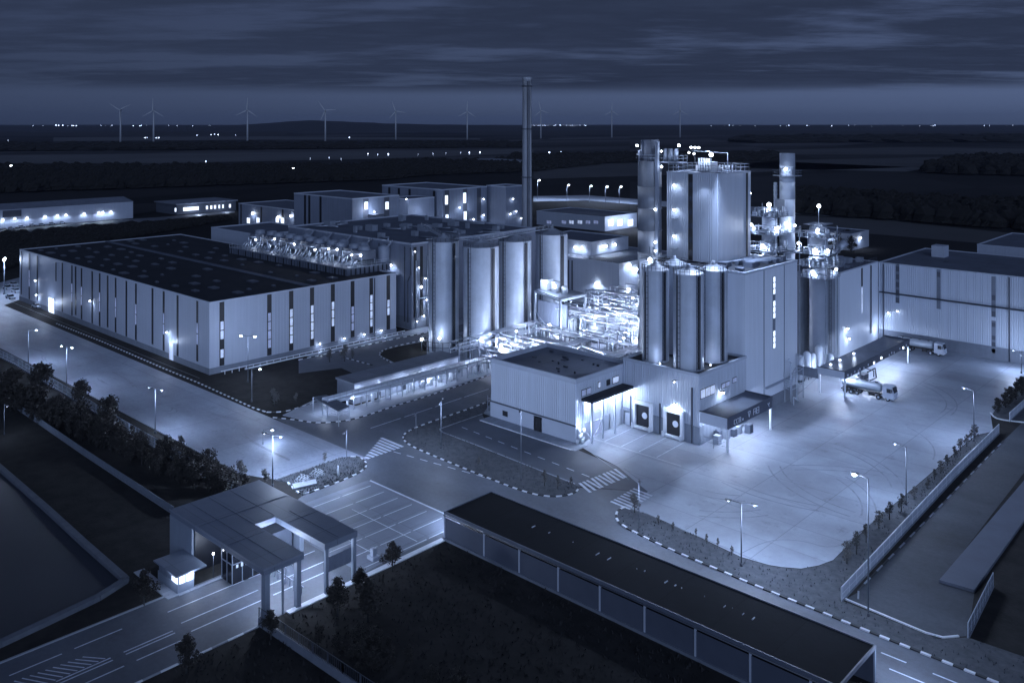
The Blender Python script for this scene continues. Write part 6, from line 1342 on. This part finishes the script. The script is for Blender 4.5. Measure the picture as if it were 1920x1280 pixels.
def turbine(px, by, hy, rot, label, bl=39):
    b_ = G(px, by); hz_ = Zat(b_.x, b_.y, hy); t = thing('wind_turbine', label, 'wind turbine', tuple(b_), 'wind turbines on the plain'); x, y = b_.x, b_.y
    MB().cyl((x,y,0),(x,y,hz_),3.6,2.0,12).build('tower', M['turbine'], t)
    f = Vector((SA,-CA,0)); r_ = Vector((CA,SA,0)); h0 = Vector((x,y,hz_+1))
    MB().bar(h0-f*5, h0+f*5, 4, 4).build('nacelle', M['turbine'], t); hub = h0+f*6; MB().ball(hub, 2.6, 6).build('hub', M['turbine'], t)
    for k in range(3):
        a_ = R(rot+120*k); dv_ = r_*math.sin(a_)+Vector((0,0,1))*math.cos(a_); s_ = r_*math.cos(a_)-Vector((0,0,1))*math.sin(a_); b = MB()
        b.add([hub-s_*1.0-f*.5, hub+s_*1.0-f*.5, hub+s_*1.0+f*.5, hub-s_*1.0+f*.5, hub+dv_*bl*.22-s_*2.4-f*.4, hub+dv_*bl*.22+s_*1.0-f*.4, hub+dv_*bl*.22+s_*1.0+f*.4, hub+dv_*bl*.22-s_*2.4+f*.4, hub+dv_*bl-s_*.5, hub+dv_*bl+s_*.4, hub+dv_*bl+s_*.4+f*.2, hub+dv_*bl-s_*.5+f*.2],
              [(0,1,5,4),(1,2,6,5),(2,3,7,6),(3,0,4,7),(4,5,9,8),(5,6,10,9),(6,7,11,10),(7,4,8,11),(8,9,10,11)]); b.build('blade', M['turbine'], t)
for i, (px, by, hy, rot) in enumerate(((226,267,207,62),(288,268,208,0),(464,268,207,4),(610,265,208,-35),(742,262,209,-20),(876,262,210,2),(1014,260,208,-12),(1147,258,209,2),(1275,258,208,0))):
    names = ['leftmost wind turbine of the row on the horizon','wind turbine second from the left, close beside the leftmost','third wind turbine from the left above the lights of the village','wind turbine over the low hill with its rotor forming a wide V','fifth wind turbine from the left','wind turbine next left of the tall chimney','wind turbine next right of the tall chimney','wind turbine above the dark riveted silo','rightmost wind turbine, above the ribbed tower']
    turbine(px, by, hy, rot, names[i])
q = random.Random(21); spots = []
for _ in range(46): spots.append((q.uniform(30,515), 235.8+abs(q.gauss(0,1.6)), .5))
for _ in range(34): spots.append((q.uniform(995,1100), 235.6+abs(q.gauss(0,.6)), .38))
for _ in range(46): spots.append((q.uniform(1330,1920), 235.8+abs(q.gauss(0,1.5)), .36))
for _ in range(26): spots.append((q.gauss(435,16), 275+q.gauss(0,1.6), .5))
for _ in range(10): spots.append((q.uniform(270,300), 259.5+q.random(), .6))
for _ in range(16): spots.append((q.uniform(360,480), q.uniform(252,256), .7))
for _ in range(8): spots.append((q.uniform(625,660), 235.6+q.random(), .8))
for px, py in ((15,265),(22,268),(655,260),(690,292),(708,293),(728,293),(784,292),(812,291),(836,290),(864,289),(880,290),(900,289),(582,300),(617,299),(640,301),(386,307),(166,315),(70,317),(5,312),(1030,290),(1052,288),(1434,265),(1440,265),(1010,293),(1300,247),(1480,246),(1580,248),(1750,249)): spots.append((px, py, .8))
for i, (px, py, s_) in enumerate(spots):
    b_ = G(px, py); d_ = dep(b_.x, b_.y)
    if d_ > 11500: b_ = Vector((b_.x*11500/d_, b_.y*11500/d_, 0)); d_ = 11500; b_.z = CAM_H-(py-HOR)*d_/FPX
    else: b_.z = 0
    rr_ = d_*.00046*s_*min(2.4, q.expovariate(1.1)+.35); b_.z = max(b_.z, 0)
    tag(MB().ball(b_+Vector((0,0,rr_+3)), rr_, 3).cyl(b_, b_+Vector((0,0,3)), rr_*.1, None, 4).build('distant_lamp', M['far'], None, b_), 'tiny point of light far off on the dark plain', 'lamp', 'distant lamps on the plain')

b = MB(); b.box(-17000,-16000,-4,16500,17000,240)
hz = bpy.data.materials.new('haze_air'); hz.use_nodes = True; t_ = hz.node_tree; t_.nodes.clear(); o_ = t_.nodes.new('ShaderNodeOutputMaterial'); pv = t_.nodes.new('ShaderNodeVolumePrincipled'); t_.links.new(pv.outputs[0], o_.inputs['Volume'])
pv.inputs['Color'].default_value = (.55,.66,1,1); pv.inputs['Density'].default_value = 2.6e-5; pv.inputs['Anisotropy'].default_value = .2
if HAZE: tag(b.build('haze', hz), kind='stuff')
